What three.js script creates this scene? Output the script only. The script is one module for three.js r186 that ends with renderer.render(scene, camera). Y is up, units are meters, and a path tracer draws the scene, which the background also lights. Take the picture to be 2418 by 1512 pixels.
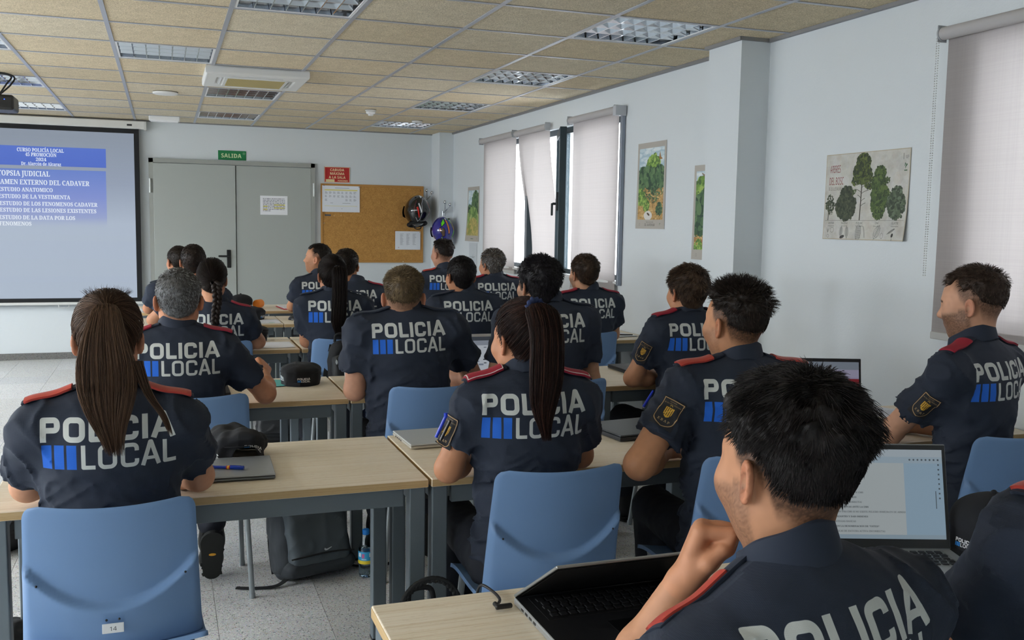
import * as THREE from 'three';
import { mergeGeometries } from 'three/addons/utils/BufferGeometryUtils.js';
import { RoundedBoxGeometry } from 'three/addons/geometries/RoundedBoxGeometry.js';
import { RectAreaLightUniformsLib } from 'three/addons/lights/RectAreaLightUniformsLib.js';
import { createNoise3D } from 'simplex-noise';

// ---------------------------------------------------------------- camera, sky, light, exposure
const scene = new THREE.Scene();
const camera = new THREE.PerspectiveCamera(36.893, 2418 / 1512, 0.05, 60);
camera.position.set(0.2676, 1.5125, 4.4355);
camera.rotation.order = 'YXZ';
camera.rotation.set(-0.09976, -0.3481, 0.01668);
scene.add(camera);

const renderer = new THREE.WebGLRenderer();
renderer.toneMapping = THREE.LinearToneMapping;
renderer.toneMappingExposure = 1.0;
renderer.shadowMap.enabled = true;

const SKY = 7;                                            // brightness of the overcast sky outside
scene.background = new THREE.Color(0.90, 0.95, 1.0);
scene.backgroundIntensity = SKY;

RectAreaLightUniformsLib.init();
// daylight through the row of windows in the left wall: the bright sky high outside each opening,
// and the paler light off the ground and buildings that fills the opening itself
const LEFT_X = -3.3;
const LEFT_WINDOWS = [[-5.6, -3.6], [-2.9, -0.9], [-0.2, 1.8], [2.5, 4.5]];
for (const [z0, z1] of LEFT_WINDOWS) {
  const l = new THREE.RectAreaLight(new THREE.Color(0.95, 0.97, 1.0), SKY * 0.34, z1 - z0 - 0.12, 1.12);
  l.position.set(LEFT_X + 0.03, 1.53, (z0 + z1) / 2);
  l.rotation.y = -Math.PI / 2;                              // faces +x, into the room
  scene.add(l);
  const s = new THREE.RectAreaLight(new THREE.Color(0.90, 0.955, 1.0), SKY * 2.5, 2.8, 1.8);
  s.position.set(LEFT_X - 1.3, 2.75, (z0 + z1) / 2);
  s.rotation.order = 'YXZ'; s.rotation.set(-0.45, -Math.PI / 2, 0);
  scene.add(s);
}

// ---------------------------------------------------------------- helpers
let seed = 12345;
function rnd() { seed = (seed * 1664525 + 1013904223) >>> 0; return seed / 4294967296; }
const rr = (a, b) => a + (b - a) * rnd();
const noise3 = createNoise3D(() => { seed = (seed * 1664525 + 1013904223) >>> 0; return seed / 4294967296; });
const V = (x, y, z) => new THREE.Vector3(x, y, z);
const clamp = (x, a, b) => x < a ? a : x > b ? b : x;
const lerp = (a, b, t) => a + (b - a) * t;
const sstep = (a, b, x) => { const t = clamp((x - a) / (b - a), 0, 1); return t * t * (3 - 2 * t); };
const DEG = Math.PI / 180;

const taken = {};
function numbered(n) { taken[n] = (taken[n] ?? -1) + 1; return taken[n] ? n + '_' + String(taken[n]).padStart(3, '0') : n; }
function shadows(o) { o.traverse(m => { if (m.isMesh) { m.castShadow = true; m.receiveShadow = true; } }); return o; }
function mesh(name, geo, mat, parent) { const m = new THREE.Mesh(geo, mat); m.name = parent ? name : numbered(name); (parent || scene).add(m); m.castShadow = m.receiveShadow = true; return m; }
function thing(name, label, category, [x, y, z] = [0, 0, 0], turn = 0, group) {
  const o = new THREE.Group(); o.name = numbered(name); scene.add(o); o.position.set(x, y, z); o.rotation.y = turn;
  o.userData = { label, category }; if (group) o.userData.group = group; return o;
}
function tag(o, label, category, group) { o.userData = { label, category }; if (group) o.userData.group = group; return o; }
function structure(o, label) { o.userData.kind = 'structure'; if (label) o.userData.label = label; return o; }
function copyOf(src, label, [x, y, z], turn = 0, group) {
  const c = src.clone(); c.name = numbered(src.name.replace(/_\d{3}$/, '')); c.userData = { ...src.userData, label }; if (group) c.userData.group = group;
  c.position.set(x, y, z); c.rotation.y = turn; scene.add(c); return c;
}
function clean(g) { const o = new THREE.BufferGeometry(); const s = g.index ? g.toNonIndexed() : g; for (const k of ['position', 'normal', 'uv']) if (s.attributes[k]) o.setAttribute(k, s.attributes[k]); return o; }
function merge(list) { return list.length === 1 ? list[0] : mergeGeometries(list.map(clean)); }
function place(g, x = 0, y = 0, z = 0, rx = 0, ry = 0, rz = 0) { g.applyMatrix4(new THREE.Matrix4().compose(V(x, y, z), new THREE.Quaternion().setFromEuler(new THREE.Euler(rx, ry, rz, 'YXZ')), V(1, 1, 1))); return g; }
const box = (w, h, d, x = 0, y = 0, z = 0, rx = 0, ry = 0, rz = 0) => place(new THREE.BoxGeometry(w, h, d), x, y, z, rx, ry, rz);
const rbox = (w, h, d, r, x = 0, y = 0, z = 0, rx = 0, ry = 0, rz = 0, s = 2) => place(new RoundedBoxGeometry(w, h, d, s, Math.min(r, w / 2.01, h / 2.01, d / 2.01)), x, y, z, rx, ry, rz);
const cyl = (r0, r1, h, x = 0, y = 0, z = 0, n = 20, rx = 0, ry = 0, rz = 0) => place(new THREE.CylinderGeometry(r0, r1, h, n), x, y, z, rx, ry, rz);
function rod(a, b, r, r2 = r, n = 14) {
  const d = V().subVectors(b, a), L = d.length(), g = new THREE.CylinderGeometry(r2, r, L, n);
  g.applyMatrix4(new THREE.Matrix4().compose(V().addVectors(a, b).multiplyScalar(.5), new THREE.Quaternion().setFromUnitVectors(V(0, 1, 0), d.normalize()), V(1, 1, 1))); return g;
}
const tube = (pts, r, n = 40, k = 8) => new THREE.TubeGeometry(new THREE.CatmullRomCurve3(pts.map(p => V(...p))), n, r, k, false);
function gridGeo(nu, nv, fn) {                             // fn(u,v) -> [x,y,z]; uv included
  const pos = [], uv = [], idx = [];
  for (let j = 0; j <= nv; j++) for (let i = 0; i <= nu; i++) { pos.push(...fn(i / nu, j / nv)); uv.push(i / nu, j / nv); }
  for (let j = 0; j < nv; j++) for (let i = 0; i < nu; i++) { const a = j * (nu + 1) + i, b = a + 1, c = a + nu + 1, d = c + 1; idx.push(a, b, d, a, d, c); }
  const g = new THREE.BufferGeometry(); g.setAttribute('position', new THREE.Float32BufferAttribute(pos, 3)); g.setAttribute('uv', new THREE.Float32BufferAttribute(uv, 2)); g.setIndex(idx); g.computeVertexNormals(); return g;
}
// a sheet with thickness: front and back faces plus a rim. fn -> point, th along the normal of the sheet
function slabGeo(nu, nv, fn, th) {
  const f = gridGeo(nu, nv, fn), p = f.attributes.position, n = f.attributes.normal, u = f.attributes.uv, N = p.count;
  const pos = [], uv = [], idx = [];
  for (const s of [.5, -.5]) for (let i = 0; i < N; i++) { pos.push(p.getX(i) + n.getX(i) * th * s, p.getY(i) + n.getY(i) * th * s, p.getZ(i) + n.getZ(i) * th * s); uv.push(u.getX(i), u.getY(i)); }
  const I = f.index.array; for (let i = 0; i < I.length; i += 3) { idx.push(I[i], I[i + 1], I[i + 2], N + I[i], N + I[i + 2], N + I[i + 1]); }
  const rim = []; for (let i = 0; i <= nu; i++) rim.push(i); for (let j = 1; j <= nv; j++) rim.push(j * (nu + 1) + nu); for (let i = nu - 1; i >= 0; i--) rim.push(nv * (nu + 1) + i); for (let j = nv - 1; j > 0; j--) rim.push(j * (nu + 1));
  const base = pos.length / 3; rim.forEach(k => { for (const o of [0, N]) { pos.push(pos[(k + o) * 3], pos[(k + o) * 3 + 1], pos[(k + o) * 3 + 2]); uv.push(uv[k * 2], uv[k * 2 + 1]); } });
  for (let i = 0; i < rim.length; i++) { const a = base + i * 2, b = base + ((i + 1) % rim.length) * 2; idx.push(a, a + 1, b, b, a + 1, b + 1); }
  const g = new THREE.BufferGeometry(); g.setAttribute('position', new THREE.Float32BufferAttribute(pos, 3)); g.setAttribute('uv', new THREE.Float32BufferAttribute(uv, 2)); g.setIndex(idx); g.computeVertexNormals(); return g;
}
function planarUV(g, ax, ay, sx = 1, sy = 1, ox = 0, oy = 0) {   // uv in metres from two of the own axes
  const p = g.attributes.position, a = []; const get = { x: i => p.getX(i), y: i => p.getY(i), z: i => p.getZ(i) };
  for (let i = 0; i < p.count; i++) a.push(get[ax](i) * sx + ox, get[ay](i) * sy + oy);
  g.setAttribute('uv', new THREE.Float32BufferAttribute(a, 2)); return g;
}
function canvasTex(w, h, draw, srgb = true) {
  const c = document.createElement('canvas'); c.width = w; c.height = h; const x = c.getContext('2d'); draw(x, w, h);
  const t = new THREE.CanvasTexture(c); if (srgb) t.colorSpace = THREE.SRGBColorSpace; t.anisotropy = 8; return t;
}
function dataTex(n, fn, srgb = true) {                     // fn(i,j) -> [r,g,b] 0..255
  const d = new Uint8Array(n * n * 4); for (let j = 0; j < n; j++) for (let i = 0; i < n; i++) { const c = fn(i, j), k = (j * n + i) * 4; d[k] = c[0]; d[k + 1] = c[1]; d[k + 2] = c[2]; d[k + 3] = 255; }
  const t = new THREE.DataTexture(d, n, n); t.wrapS = t.wrapT = THREE.RepeatWrapping; t.magFilter = THREE.LinearFilter; t.minFilter = THREE.LinearFilter; if (srgb) t.colorSpace = THREE.SRGBColorSpace; t.needsUpdate = true; return t;
}
const mat = (color, roughness = .6, o = {}) => new THREE.MeshStandardMaterial({ color, roughness, ...o });
const phys = (color, roughness = .6, o = {}) => new THREE.MeshPhysicalMaterial({ color, roughness, ...o });

// tileable lattice noise for textures
function tileNoise(n, cells, s) { seed = s; const g = new Float32Array(cells * cells); for (let i = 0; i < g.length; i++) g[i] = rnd(); return (i, j) => { const x = i / n * cells, y = j / n * cells, x0 = Math.floor(x), y0 = Math.floor(y), fx = x - x0, fy = y - y0, u = fx * fx * (3 - 2 * fx), v = fy * fy * (3 - 2 * fy), G = (a, b) => g[((b % cells + cells) % cells) * cells + ((a % cells + cells) % cells)]; return lerp(lerp(G(x0, y0), G(x0 + 1, y0), u), lerp(G(x0, y0 + 1), G(x0 + 1, y0 + 1), u), v); }; }
// ---------------------------------------------------------------- the room
const H = 2.55, FRONT_Z = -6.74, BACK_Z = 5.4, RIGHT_X = 3.445, TX = .6, TZ = .6131;

const paintTex = (() => { const a = tileNoise(256, 64, 11), b = tileNoise(256, 128, 12); return dataTex(256, (i, j) => { const v = 128 + (a(i, j) - .5) * 90 + (b(i, j) - .5) * 90; return [v, v, v]; }, false); })();
paintTex.repeat.set(2, 2);
const wallMat = mat(0xd6dde1, .85, { bumpMap: paintTex, bumpScale: .0006 });
function wallPart(g, ax, ay) { return planarUV(g, ax, ay, 1, 1); }

// a wall is a set of boxes left round its openings
function wallWithHoles(name, axis, at, thick, a0, a1, holes) {
  const gs = []; let a = a0; const put = (p0, p1, y0, y1) => { if (p1 - p0 < 1e-4 || y1 - y0 < 1e-4) return; gs.push(axis === 'x' ? box(thick, y1 - y0, p1 - p0, at, (y0 + y1) / 2, (p0 + p1) / 2) : box(p1 - p0, y1 - y0, thick, (p0 + p1) / 2, (y0 + y1) / 2, at)); };
  for (const [h0, h1, y0, y1] of holes) { put(a, h0, 0, H + .15); put(h0, h1, 0, y0); put(h0, h1, y1, H + .15); a = h1; }
  put(a, a1, 0, H + .15);
  const g = merge(gs); wallPart(g, axis === 'x' ? 'z' : 'x', 'y');
  return structure(mesh(name, g, wallMat));
}
const WIN1 = [-5.17, -2.0, 1.09, 2.33], WIN2 = [1.27, 2.95, 1.10, 2.33];
wallWithHoles('wall_right', 'x', RIGHT_X + .125, .25, FRONT_Z - .2, BACK_Z + .2, [WIN1, WIN2]);
wallWithHoles('wall_left', 'x', LEFT_X - .125, .25, FRONT_Z - .2, BACK_Z + .2, LEFT_WINDOWS.map(([a, b]) => [a, b, .92, 2.14]));
wallWithHoles('wall_front', 'z', FRONT_Z - .1, .2, LEFT_X, RIGHT_X, []);
wallWithHoles('wall_back', 'z', BACK_Z + .1, .2, LEFT_X, RIGHT_X, []);
// pillars that stand proud of the right wall
structure(mesh('wall_pillar', wallPart(box(.185, H, .335, RIGHT_X - .0925, H / 2, -.3665), 'z', 'y'), wallMat));
structure(mesh('wall_corner_pillar', wallPart(box(.17, H, .34, RIGHT_X - .085, H / 2, FRONT_Z + .17), 'z', 'y'), wallMat));

// terrazzo
const terrazzoTex = (() => canvasTex(1024, 1024, (c, w) => {
  c.fillStyle = '#d3d4d3'; c.fillRect(0, 0, w, w); seed = 77;
  for (let k = 0; k < 26000; k++) {
    const x = rnd() * w, y = rnd() * w, s = Math.pow(rnd(), 3) * 6 + 1.2, t = rnd();
    c.fillStyle = t < .22 ? `rgb(${84 + rnd() * 50},${86 + rnd() * 50},${90 + rnd() * 50})` : t < .62 ? `rgb(${222 + rnd() * 25},${222 + rnd() * 25},${220 + rnd() * 25})` : t < .7 ? `rgb(${175 + rnd() * 30},${160 + rnd() * 20},${140 + rnd() * 20})` : `rgb(${178 + rnd() * 40},${180 + rnd() * 40},${182 + rnd() * 40})`;
    for (const ox of [-w, 0, w]) for (const oy of [-w, 0, w]) { if (x + ox < -9 || x + ox > w + 9 || y + oy < -9 || y + oy > w + 9) continue; c.beginPath(); const m = 5; for (let i = 0; i < m; i++) { const a = i / m * 6.283 + k, r = s * (.6 + .5 * ((k * 7 + i * 13) % 10) / 10); c.lineTo(x + ox + Math.cos(a) * r, y + oy + Math.sin(a) * r); } c.fill(); }
  }
}))();
terrazzoTex.wrapS = terrazzoTex.wrapT = THREE.RepeatWrapping;
const terrazzo = [0xffffff, 0xf6f6f4, 0xf0f2f4].map(c => mat(c, .33, { map: terrazzoTex }));
const floorSlab = structure(mesh('floor', box(RIGHT_X - LEFT_X + .4, .2, BACK_Z - FRONT_Z + .4, (RIGHT_X + LEFT_X) / 2, -.1035, (BACK_Z + FRONT_Z) / 2), mat(0x6c6a66, .9)));
{
  const T = .4, G = .0018; const spots = [];
  for (let i = -12; i <= 7; i++) for (let k = -19; k <= 14; k++) {
    const x0 = Math.max(.83 + i * T, LEFT_X), x1 = Math.min(.83 + (i + 1) * T, RIGHT_X), z0 = Math.max(.46 + k * T, FRONT_Z), z1 = Math.min(.46 + (k + 1) * T, BACK_Z); if (x1 - x0 < .02 || z1 - z0 < .02) continue;
    const cx = (x0 + x1) / 2, cz = (z0 + z1) / 2, dx = cx - .2676, dz = cz - 4.4355, depth = dx * .341 - dz * .94, side = dx * .94 + dz * .341;
    spots.push([x0, x1, z0, z1, depth, depth > 1.8 && side / depth > -.62 && side / depth < .62]);
  }
  const seen = spots.filter(s => s[5]).sort((a, b) => a[4] - b[4]), near = seen.slice(0, 296), rest = seen.slice(296).concat(spots.filter(s => !s[5]));
  seed = 5;
  const tileGeo = ([x0, x1, z0, z1]) => { const g = box(x1 - x0 - G, .006, z1 - z0 - G, (x0 + x1) / 2, -.003 + (rnd() - .5) * .0004, (z0 + z1) / 2); const ox = rnd() * 4, oy = rnd() * 4; return planarUV(g, 'x', 'z', 1.7, 1.7, ox, oy); };
  near.forEach((s, i) => { const m = mesh('floor_tile', tileGeo(s), terrazzo[(rnd() * 3) | 0], floorSlab); });
  const m = mesh('floor_tiles_beyond', merge(rest.map(tileGeo)), terrazzo[0], floorSlab); m.userData.kind = 'stuff';
}
// skirting of the same stone
function skirting(name, g) { structure(mesh(name, planarUV(g, 'x', 'y', 1.7, 1.7), mat(0x8d8c8a, .4, { map: terrazzoTex }))); }
skirting('baseboard_front_left', box(.10 - LEFT_X, .07, .012, (LEFT_X + .10) / 2, .035, FRONT_Z + .006));
skirting('baseboard_front_right', box(RIGHT_X - .17 - 1.9, .07, .012, (RIGHT_X - .17 + 1.9) / 2, .035, FRONT_Z + .006));
structure(mesh('baseboard_right', planarUV(box(.012, .07, BACK_Z - FRONT_Z - .34, RIGHT_X - .006, .035, (BACK_Z + FRONT_Z + .34) / 2), 'z', 'y', 1.7, 1.7), mat(0x8d8c8a, .4, { map: terrazzoTex })));
structure(mesh('baseboard_left', planarUV(box(.012, .07, BACK_Z - FRONT_Z, LEFT_X + .006, .035, (BACK_Z + FRONT_Z) / 2), 'z', 'y', 1.7, 1.7), mat(0x8d8c8a, .4, { map: terrazzoTex })));

// ceiling: slab above, lay-in boards, metal grid
const fibreTex = (() => { const a = tileNoise(512, 170, 21), b = tileNoise(512, 256, 22), c = tileNoise(512, 12, 23); return dataTex(512, (i, j) => { let v = (a(i, j) - .5) * 52 + (b(i, j) - .5) * 56 + (c(i, j) - .5) * 10; if (a(i, j) > .86) v -= 34; return [clamp(212 + v, 0, 255), clamp(201 + v, 0, 255), clamp(176 + v, 0, 255)]; }); })();
const fibreBump = (() => { const a = tileNoise(512, 170, 21), b = tileNoise(512, 256, 22); return dataTex(512, (i, j) => { const v = 128 + (a(i, j) - .5) * 120 + (b(i, j) - .5) * 110; return [v, v, v]; }, false); })();
const boardMats = [0xffffff, 0xfaf6ee, 0xfffaf2].map(c => mat(c, .9, { map: fibreTex, bumpMap: fibreBump, bumpScale: .0012 }));
const gridMat = mat(0xb4b8c2, .38, { metalness: .35 });
const ceilingSlab = structure(mesh('ceiling', box(RIGHT_X - LEFT_X + .4, .12, BACK_Z - FRONT_Z + .4, (RIGHT_X + LEFT_X) / 2, H + .16, (BACK_Z + FRONT_Z) / 2), mat(0x8a8a86, .9)));
const LIGHT_CELLS = [[1, 0], [4, 0], [-2, 0], [0, 3], [4, 3], [-2, 3], [1, 6], [4, 6], [-2, 6], [1, 9], [4, 9], [-2, 9], [1, -3], [4, -3], [-2, -3], [1, -6], [4, -6]];
const AC_CELL = [1, 4];
{
  seed = 31;
  const skip = new Set(LIGHT_CELLS.map(c => c.join()));
  for (let i = -6; i <= 5; i++) for (let j = -9; j <= 10; j++) {
    if (skip.has([i, j].join()) || (AC_CELL[0] === i && AC_CELL[1] === j)) continue;
    const x0 = Math.max(i * TX, LEFT_X), x1 = Math.min((i + 1) * TX, RIGHT_X), z1 = Math.min(-j * TZ, BACK_Z), z0 = Math.max(-(j + 1) * TZ, FRONT_Z); if (x1 - x0 < .03 || z1 - z0 < .03) continue;
    const g = box(x1 - x0 - .006, .016, z1 - z0 - .006, (x0 + x1) / 2, H + .010, (z0 + z1) / 2);
    planarUV(g, 'x', 'z', 1.6, 1.6, rnd() * 5, rnd() * 5);
    mesh('ceiling_tile', g, boardMats[(rnd() * 3) | 0], ceilingSlab);
  }
  // main runners along the room, cross tees between them
  for (let i = -5; i <= 5; i++) mesh('ceiling_runner', merge([box(.024, .0035, BACK_Z - FRONT_Z, i * TX, H - .0008, (BACK_Z + FRONT_Z) / 2), box(.003, .03, BACK_Z - FRONT_Z, i * TX, H + .015, (BACK_Z + FRONT_Z) / 2)]), gridMat, ceilingSlab);
  const tee = box(TX - .024, .003, .024, 0, 0, 0);
  for (let j = -8; j <= 10; j++) for (let i = -6; i <= 5; i++) {
    const x0 = Math.max(i * TX, LEFT_X) + .012, x1 = Math.min((i + 1) * TX, RIGHT_X) - .012; if (x1 - x0 < .05) continue;
    const m = mesh('cross_tee', tee, gridMat, ceilingSlab); m.position.set((x0 + x1) / 2, H - .0006, -j * TZ); m.scale.x = (x1 - x0) / (TX - .024);
  }
  const trim = mat(0x8d8e90, .5, { metalness: .4 });
  mesh('edge_trim', merge([box(.022, .022, BACK_Z - FRONT_Z, RIGHT_X - .011, H - .006, (BACK_Z + FRONT_Z) / 2), box(.022, .02, .37, RIGHT_X - .196, H - .006, -.3665), box(.2, .02, .02, RIGHT_X - .1, H - .006, -.19), box(RIGHT_X - LEFT_X, .012, .015, (RIGHT_X + LEFT_X) / 2, H - .004, FRONT_Z + .008)]), trim, ceilingSlab);
}

// recessed luminaires (switched off): tray, polished louvre blades, tubes
const mirror = phys(0xd9dde2, .12, { metalness: 1 }), trayMat = mat(0xe8eaec, .45), tubeGlass = mat(0xf4f4f2, .35);
{
  const W = TX - .03, D = TZ - .03, dep = .07;
  const lampLabels = {
    '1,0': 'square louvre ceiling light cut by the top edge above the air conditioner', '4,0': 'large square louvre ceiling light nearest the white pillar', '0,3': 'square louvre ceiling light just left of the air conditioner',
    '4,3': 'square louvre ceiling light second from the pillar along the window side', '-2,3': 'square louvre ceiling light cut by the left edge above the projector', '1,6': 'square louvre ceiling light just beyond the air conditioner',
    '4,6': 'square louvre ceiling light above the window blinds, third from the pillar', '-2,6': 'square louvre ceiling light right behind the hanging projector', '1,9': 'square louvre ceiling light above the grey double door by the front wall', '4,9': 'square louvre ceiling light nearest the corner above the cork board', '-2,9': 'square louvre ceiling light above the projection screen case',
  };
  const tray = (() => { const g = [box(W, .004, D, 0, dep, 0), box(.006, dep, D, -W / 2, dep / 2, 0), box(.006, dep, D, W / 2, dep / 2, 0), box(W, dep, .006, 0, dep / 2, -D / 2), box(W, dep, .006, 0, dep / 2, D / 2)]; return merge(g); })();
  const frameG = merge([-1, 1].flatMap(s => [box(W + .014, .004, .016, 0, 0, s * (D / 2 - .002)), box(.016, .004, D + .014, s * (W / 2 - .002), 0, 0)]));
  const blade = (len, along) => { const s = new THREE.Shape([new THREE.Vector2(-.003, 0), new THREE.Vector2(.003, 0), new THREE.Vector2(.012, .045), new THREE.Vector2(-.012, .045)]); const g = new THREE.ExtrudeGeometry(s, { depth: len, bevelEnabled: false }); g.translate(0, .002, -len / 2); if (along === 'x') g.rotateY(Math.PI / 2); return g; };
  const bladeX = blade(W - .03, 'x'), bladeZ = blade(D - .03, 'z');
  const fluo = (() => { const g = new THREE.CylinderGeometry(.013, .013, W - .06, 12); g.rotateZ(Math.PI / 2); return g; })();
  for (const [i, j] of LIGHT_CELLS) {
    const key = i + ',' + j, seen = lampLabels[key];
    const t = thing('ceiling_light', seen || 'square louvre ceiling light out of view' + (i > 2 ? ' on the window side' : i < 0 ? ' on the screen side' : ' in the middle') + (j < -4 ? ', at the back' : j < 0 ? ', behind' : ''), 'ceiling light', [(i + .5) * TX, H + .001, -(j + .5) * TZ], 0, 'square louvre ceiling lights');
    mesh('frame', frameG, trayMat, t); mesh('reflector', tray, mirror, t);
    for (let k = 0; k < 4; k++) { const m = mesh('fluorescent_tube', fluo, tubeGlass, t); m.position.set(0, .055, (k - 1.5) * (D - .03) / 4); }
    for (let k = 1; k < 4; k++) { const m = mesh('louvre_blade', bladeX, mirror, t); m.position.set(0, 0, (k / 4 - .5) * (D - .03)); }
    for (let k = 1; k < 7; k++) { const m = mesh('louvre_blade', bladeZ, mirror, t); m.position.set((k / 7 - .5) * (W - .03), .001, 0); }
  }
}
// ceiling cassette air conditioner
{
  const t = thing('air_conditioner', 'white square ceiling cassette air conditioner with a beige grille', 'air conditioner', [1.5 * TX, H, -4.62 * TZ]);
  const white = mat(0xdcdedd, .45);
  const s = new THREE.Shape(); const A = .335; s.moveTo(-A, -A); s.lineTo(A, -A); s.lineTo(A, A); s.lineTo(-A, A); s.lineTo(-A, -A);
  const slot = (x, y, w, h) => { const p = new THREE.Path(); p.moveTo(x - w / 2, y - h / 2); p.lineTo(x - w / 2, y + h / 2); p.lineTo(x + w / 2, y + h / 2); p.lineTo(x + w / 2, y - h / 2); p.lineTo(x - w / 2, y - h / 2); s.holes.push(p); };
  slot(0, .245, .36, .05); slot(0, -.245, .36, .05); slot(.245, 0, .05, .36); slot(-.245, 0, .05, .36);
  const g = new THREE.ExtrudeGeometry(s, { depth: .03, bevelEnabled: true, bevelThickness: .016, bevelSize: .012, bevelSegments: 3 }); g.rotateX(Math.PI / 2); g.translate(0, -.012, 0);
  mesh('panel', g, white, t);
  mesh('housing', merge([box(.6, .05, .6, 0, .02, 0)]), mat(0x1d1e1f, .8), t);
  const grilleTex = dataTex(64, (i, j) => (i % 8 < 2 || j % 8 < 2) ? [150, 136, 84] : [196, 180, 120]);
  const gr = planarUV(box(.39, .006, .39, 0, -.062, 0), 'x', 'z', 12, 12); mesh('grille', gr, mat(0xffffff, .6, { map: grilleTex }), t);
  mesh('grille_frame', merge([box(.44, .006, .02, 0, -.061, .205), box(.44, .006, .02, 0, -.061, -.205), box(.02, .006, .42, .205, -.061, 0), box(.02, .006, .42, -.205, -.061, 0)]), white, t);
  for (const [x, z, w, d, a] of [[0, .245, .35, .035, 1], [0, -.245, .35, .035, -1], [.245, 0, .035, .35, 0], [-.245, 0, .035, .35, 0]]) mesh('air_flap', rbox(w, .006, d, .002, x, -.05, z, a * .5, 0, a ? 0 : Math.sign(x) * .5), mat(0xc4c6c6, .5), t);
}
{ // ceiling fittings
  const white = mat(0xe6e8e8, .5);
  let t = thing('ceiling_speaker', 'round white disc speaker flush in the ceiling before the door', 'speaker', [.5 * TX, H, -6.75 * TZ]); mesh('disc', place(new THREE.LatheGeometry([[0, -.022], [.09, -.02], [.1, -.012], [.1, 0], [0, 0]].map(p => new THREE.Vector2(...p)), 40)), white, t); mesh('rim', place(new THREE.TorusGeometry(.095, .005, 8, 48), 0, -.012, 0, Math.PI / 2), white, t);
  t = thing('emergency_light', 'flat white rectangular emergency light on the ceiling near the door', 'emergency light', [.49 * TX, H, -10.1 * TZ]); mesh('case', rbox(.3, .05, .13, .012, 0, -.022, 0), white, t); mesh('diffuser', rbox(.27, .02, .1, .008, 0, -.046, 0), mat(0xf2f3f4, .3), t);
  t = thing('smoke_detector', 'small white smoke detector hanging from the ceiling between the lights', 'smoke detector', [3.5 * TX, H, -7.45 * TZ]); mesh('base', new THREE.LatheGeometry([[0, -.012], [.05, -.012], [.052, 0], [0, 0]].map(p => new THREE.Vector2(...p)), 32), white, t); mesh('sensor', new THREE.LatheGeometry([[0, -.058], [.022, -.056], [.026, -.046], [.026, -.04], [.042, -.036], [.046, -.012], [0, -.012]].map(p => new THREE.Vector2(...p)), 32), white, t);
  t = thing('ceiling_sensor', 'small round white sensor on the ceiling beside the corner light', 'sensor', [4.55 * TX, H, -8.65 * TZ]); mesh('base', new THREE.LatheGeometry([[0, -.02], [.05, -.018], [.058, 0], [0, 0]].map(p => new THREE.Vector2(...p)), 32), white, t); mesh('ring', place(new THREE.TorusGeometry(.04, .003, 6, 32), 0, -.019, 0, Math.PI / 2), mat(0xbfc2c2, .5), t);
}

// windows of the right wall: dark aluminium frames, glass, sills
const alu = mat(0x39464c, .4, { metalness: .5 }), glass = phys(0xffffff, .02, { transmission: 1, thickness: 0, ior: 1.45 });
function windowFrame(name, z0, z1, y0, y1, posts, panes, label) {
  const o = new THREE.Group(); o.name = name; scene.add(o); structure(o, label); const X = RIGHT_X + .07, b = .05;
  mesh('window_frame', merge([box(.06, b, z1 - z0, X, y0 + b / 2, (z0 + z1) / 2), box(.06, b, z1 - z0, X, y1 - b / 2, (z0 + z1) / 2), box(.06, y1 - y0, b, X, (y0 + y1) / 2, z0 + b / 2), box(.06, y1 - y0, b, X, (y0 + y1) / 2, z1 - b / 2)]), alu, o);
  for (const z of posts) mesh('mullion', box(.06, y1 - y0 - 2 * b, .06, X, (y0 + y1) / 2, z), alu, o);
  for (const [p, q] of panes) mesh('pane', box(.006, y1 - y0 - .12, q - p - .02, X + .005, (y0 + y1) / 2, (p + q) / 2), glass, o);
  mesh('window_sill', rbox(.20, .025, z1 - z0, .006, RIGHT_X + .07, y0 - .0125 + .012, (z0 + z1) / 2), mat(0xdadcdc, .5), o);
  return o;
}
const w1 = windowFrame('window_1', ...WIN1, [-4.1, -3.24], [[WIN1[0] + .05, -4.13], [-3.21, WIN1[1] - .05]], 'dark aluminium window with an open casement behind three roller blinds');
windowFrame('window_2', ...WIN2, [1.72, 2.35], [[WIN2[0] + .05, 1.69], [1.75, 2.32], [2.38, WIN2[1] - .05]], 'window behind the large roller blind at the right edge');
{ // open casement, hinged at the far post and swung into the room
  const hx = RIGHT_X + .02, hz = -3.25, fx = RIGHT_X - .18, fz = -2.70, L = Math.hypot(fx - hx, fz - hz), ang = Math.atan2(fx - hx, fz - hz), y0 = 1.13, y1 = 2.29;
  const s = new THREE.Group(); s.name = 'casement'; w1.add(s); s.position.set(hx, 0, hz); s.rotation.y = ang;
  mesh('casement_frame', merge([rbox(.055, y1 - y0, .07, .004, 0, (y0 + y1) / 2, .035), rbox(.055, y1 - y0, .075, .004, 0, (y0 + y1) / 2, L - .037), rbox(.055, .07, L, .004, 0, y0 + .035, L / 2), rbox(.055, .07, L, .004, 0, y1 - .035, L / 2)]), alu, s);
  mesh('casement_pane', box(.006, y1 - y0 - .13, L - .13, 0, (y0 + y1) / 2, L / 2), glass, s);
  mesh('casement_handle', merge([rbox(.022, .15, .03, .006, -.036, 1.70, L - .04), rbox(.03, .02, .02, .005, -.06, 1.68, L - .04), rbox(.018, .10, .02, .006, -.078, 1.635, L - .04, .1)]), mat(0x23292c, .45), s);
}
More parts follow.
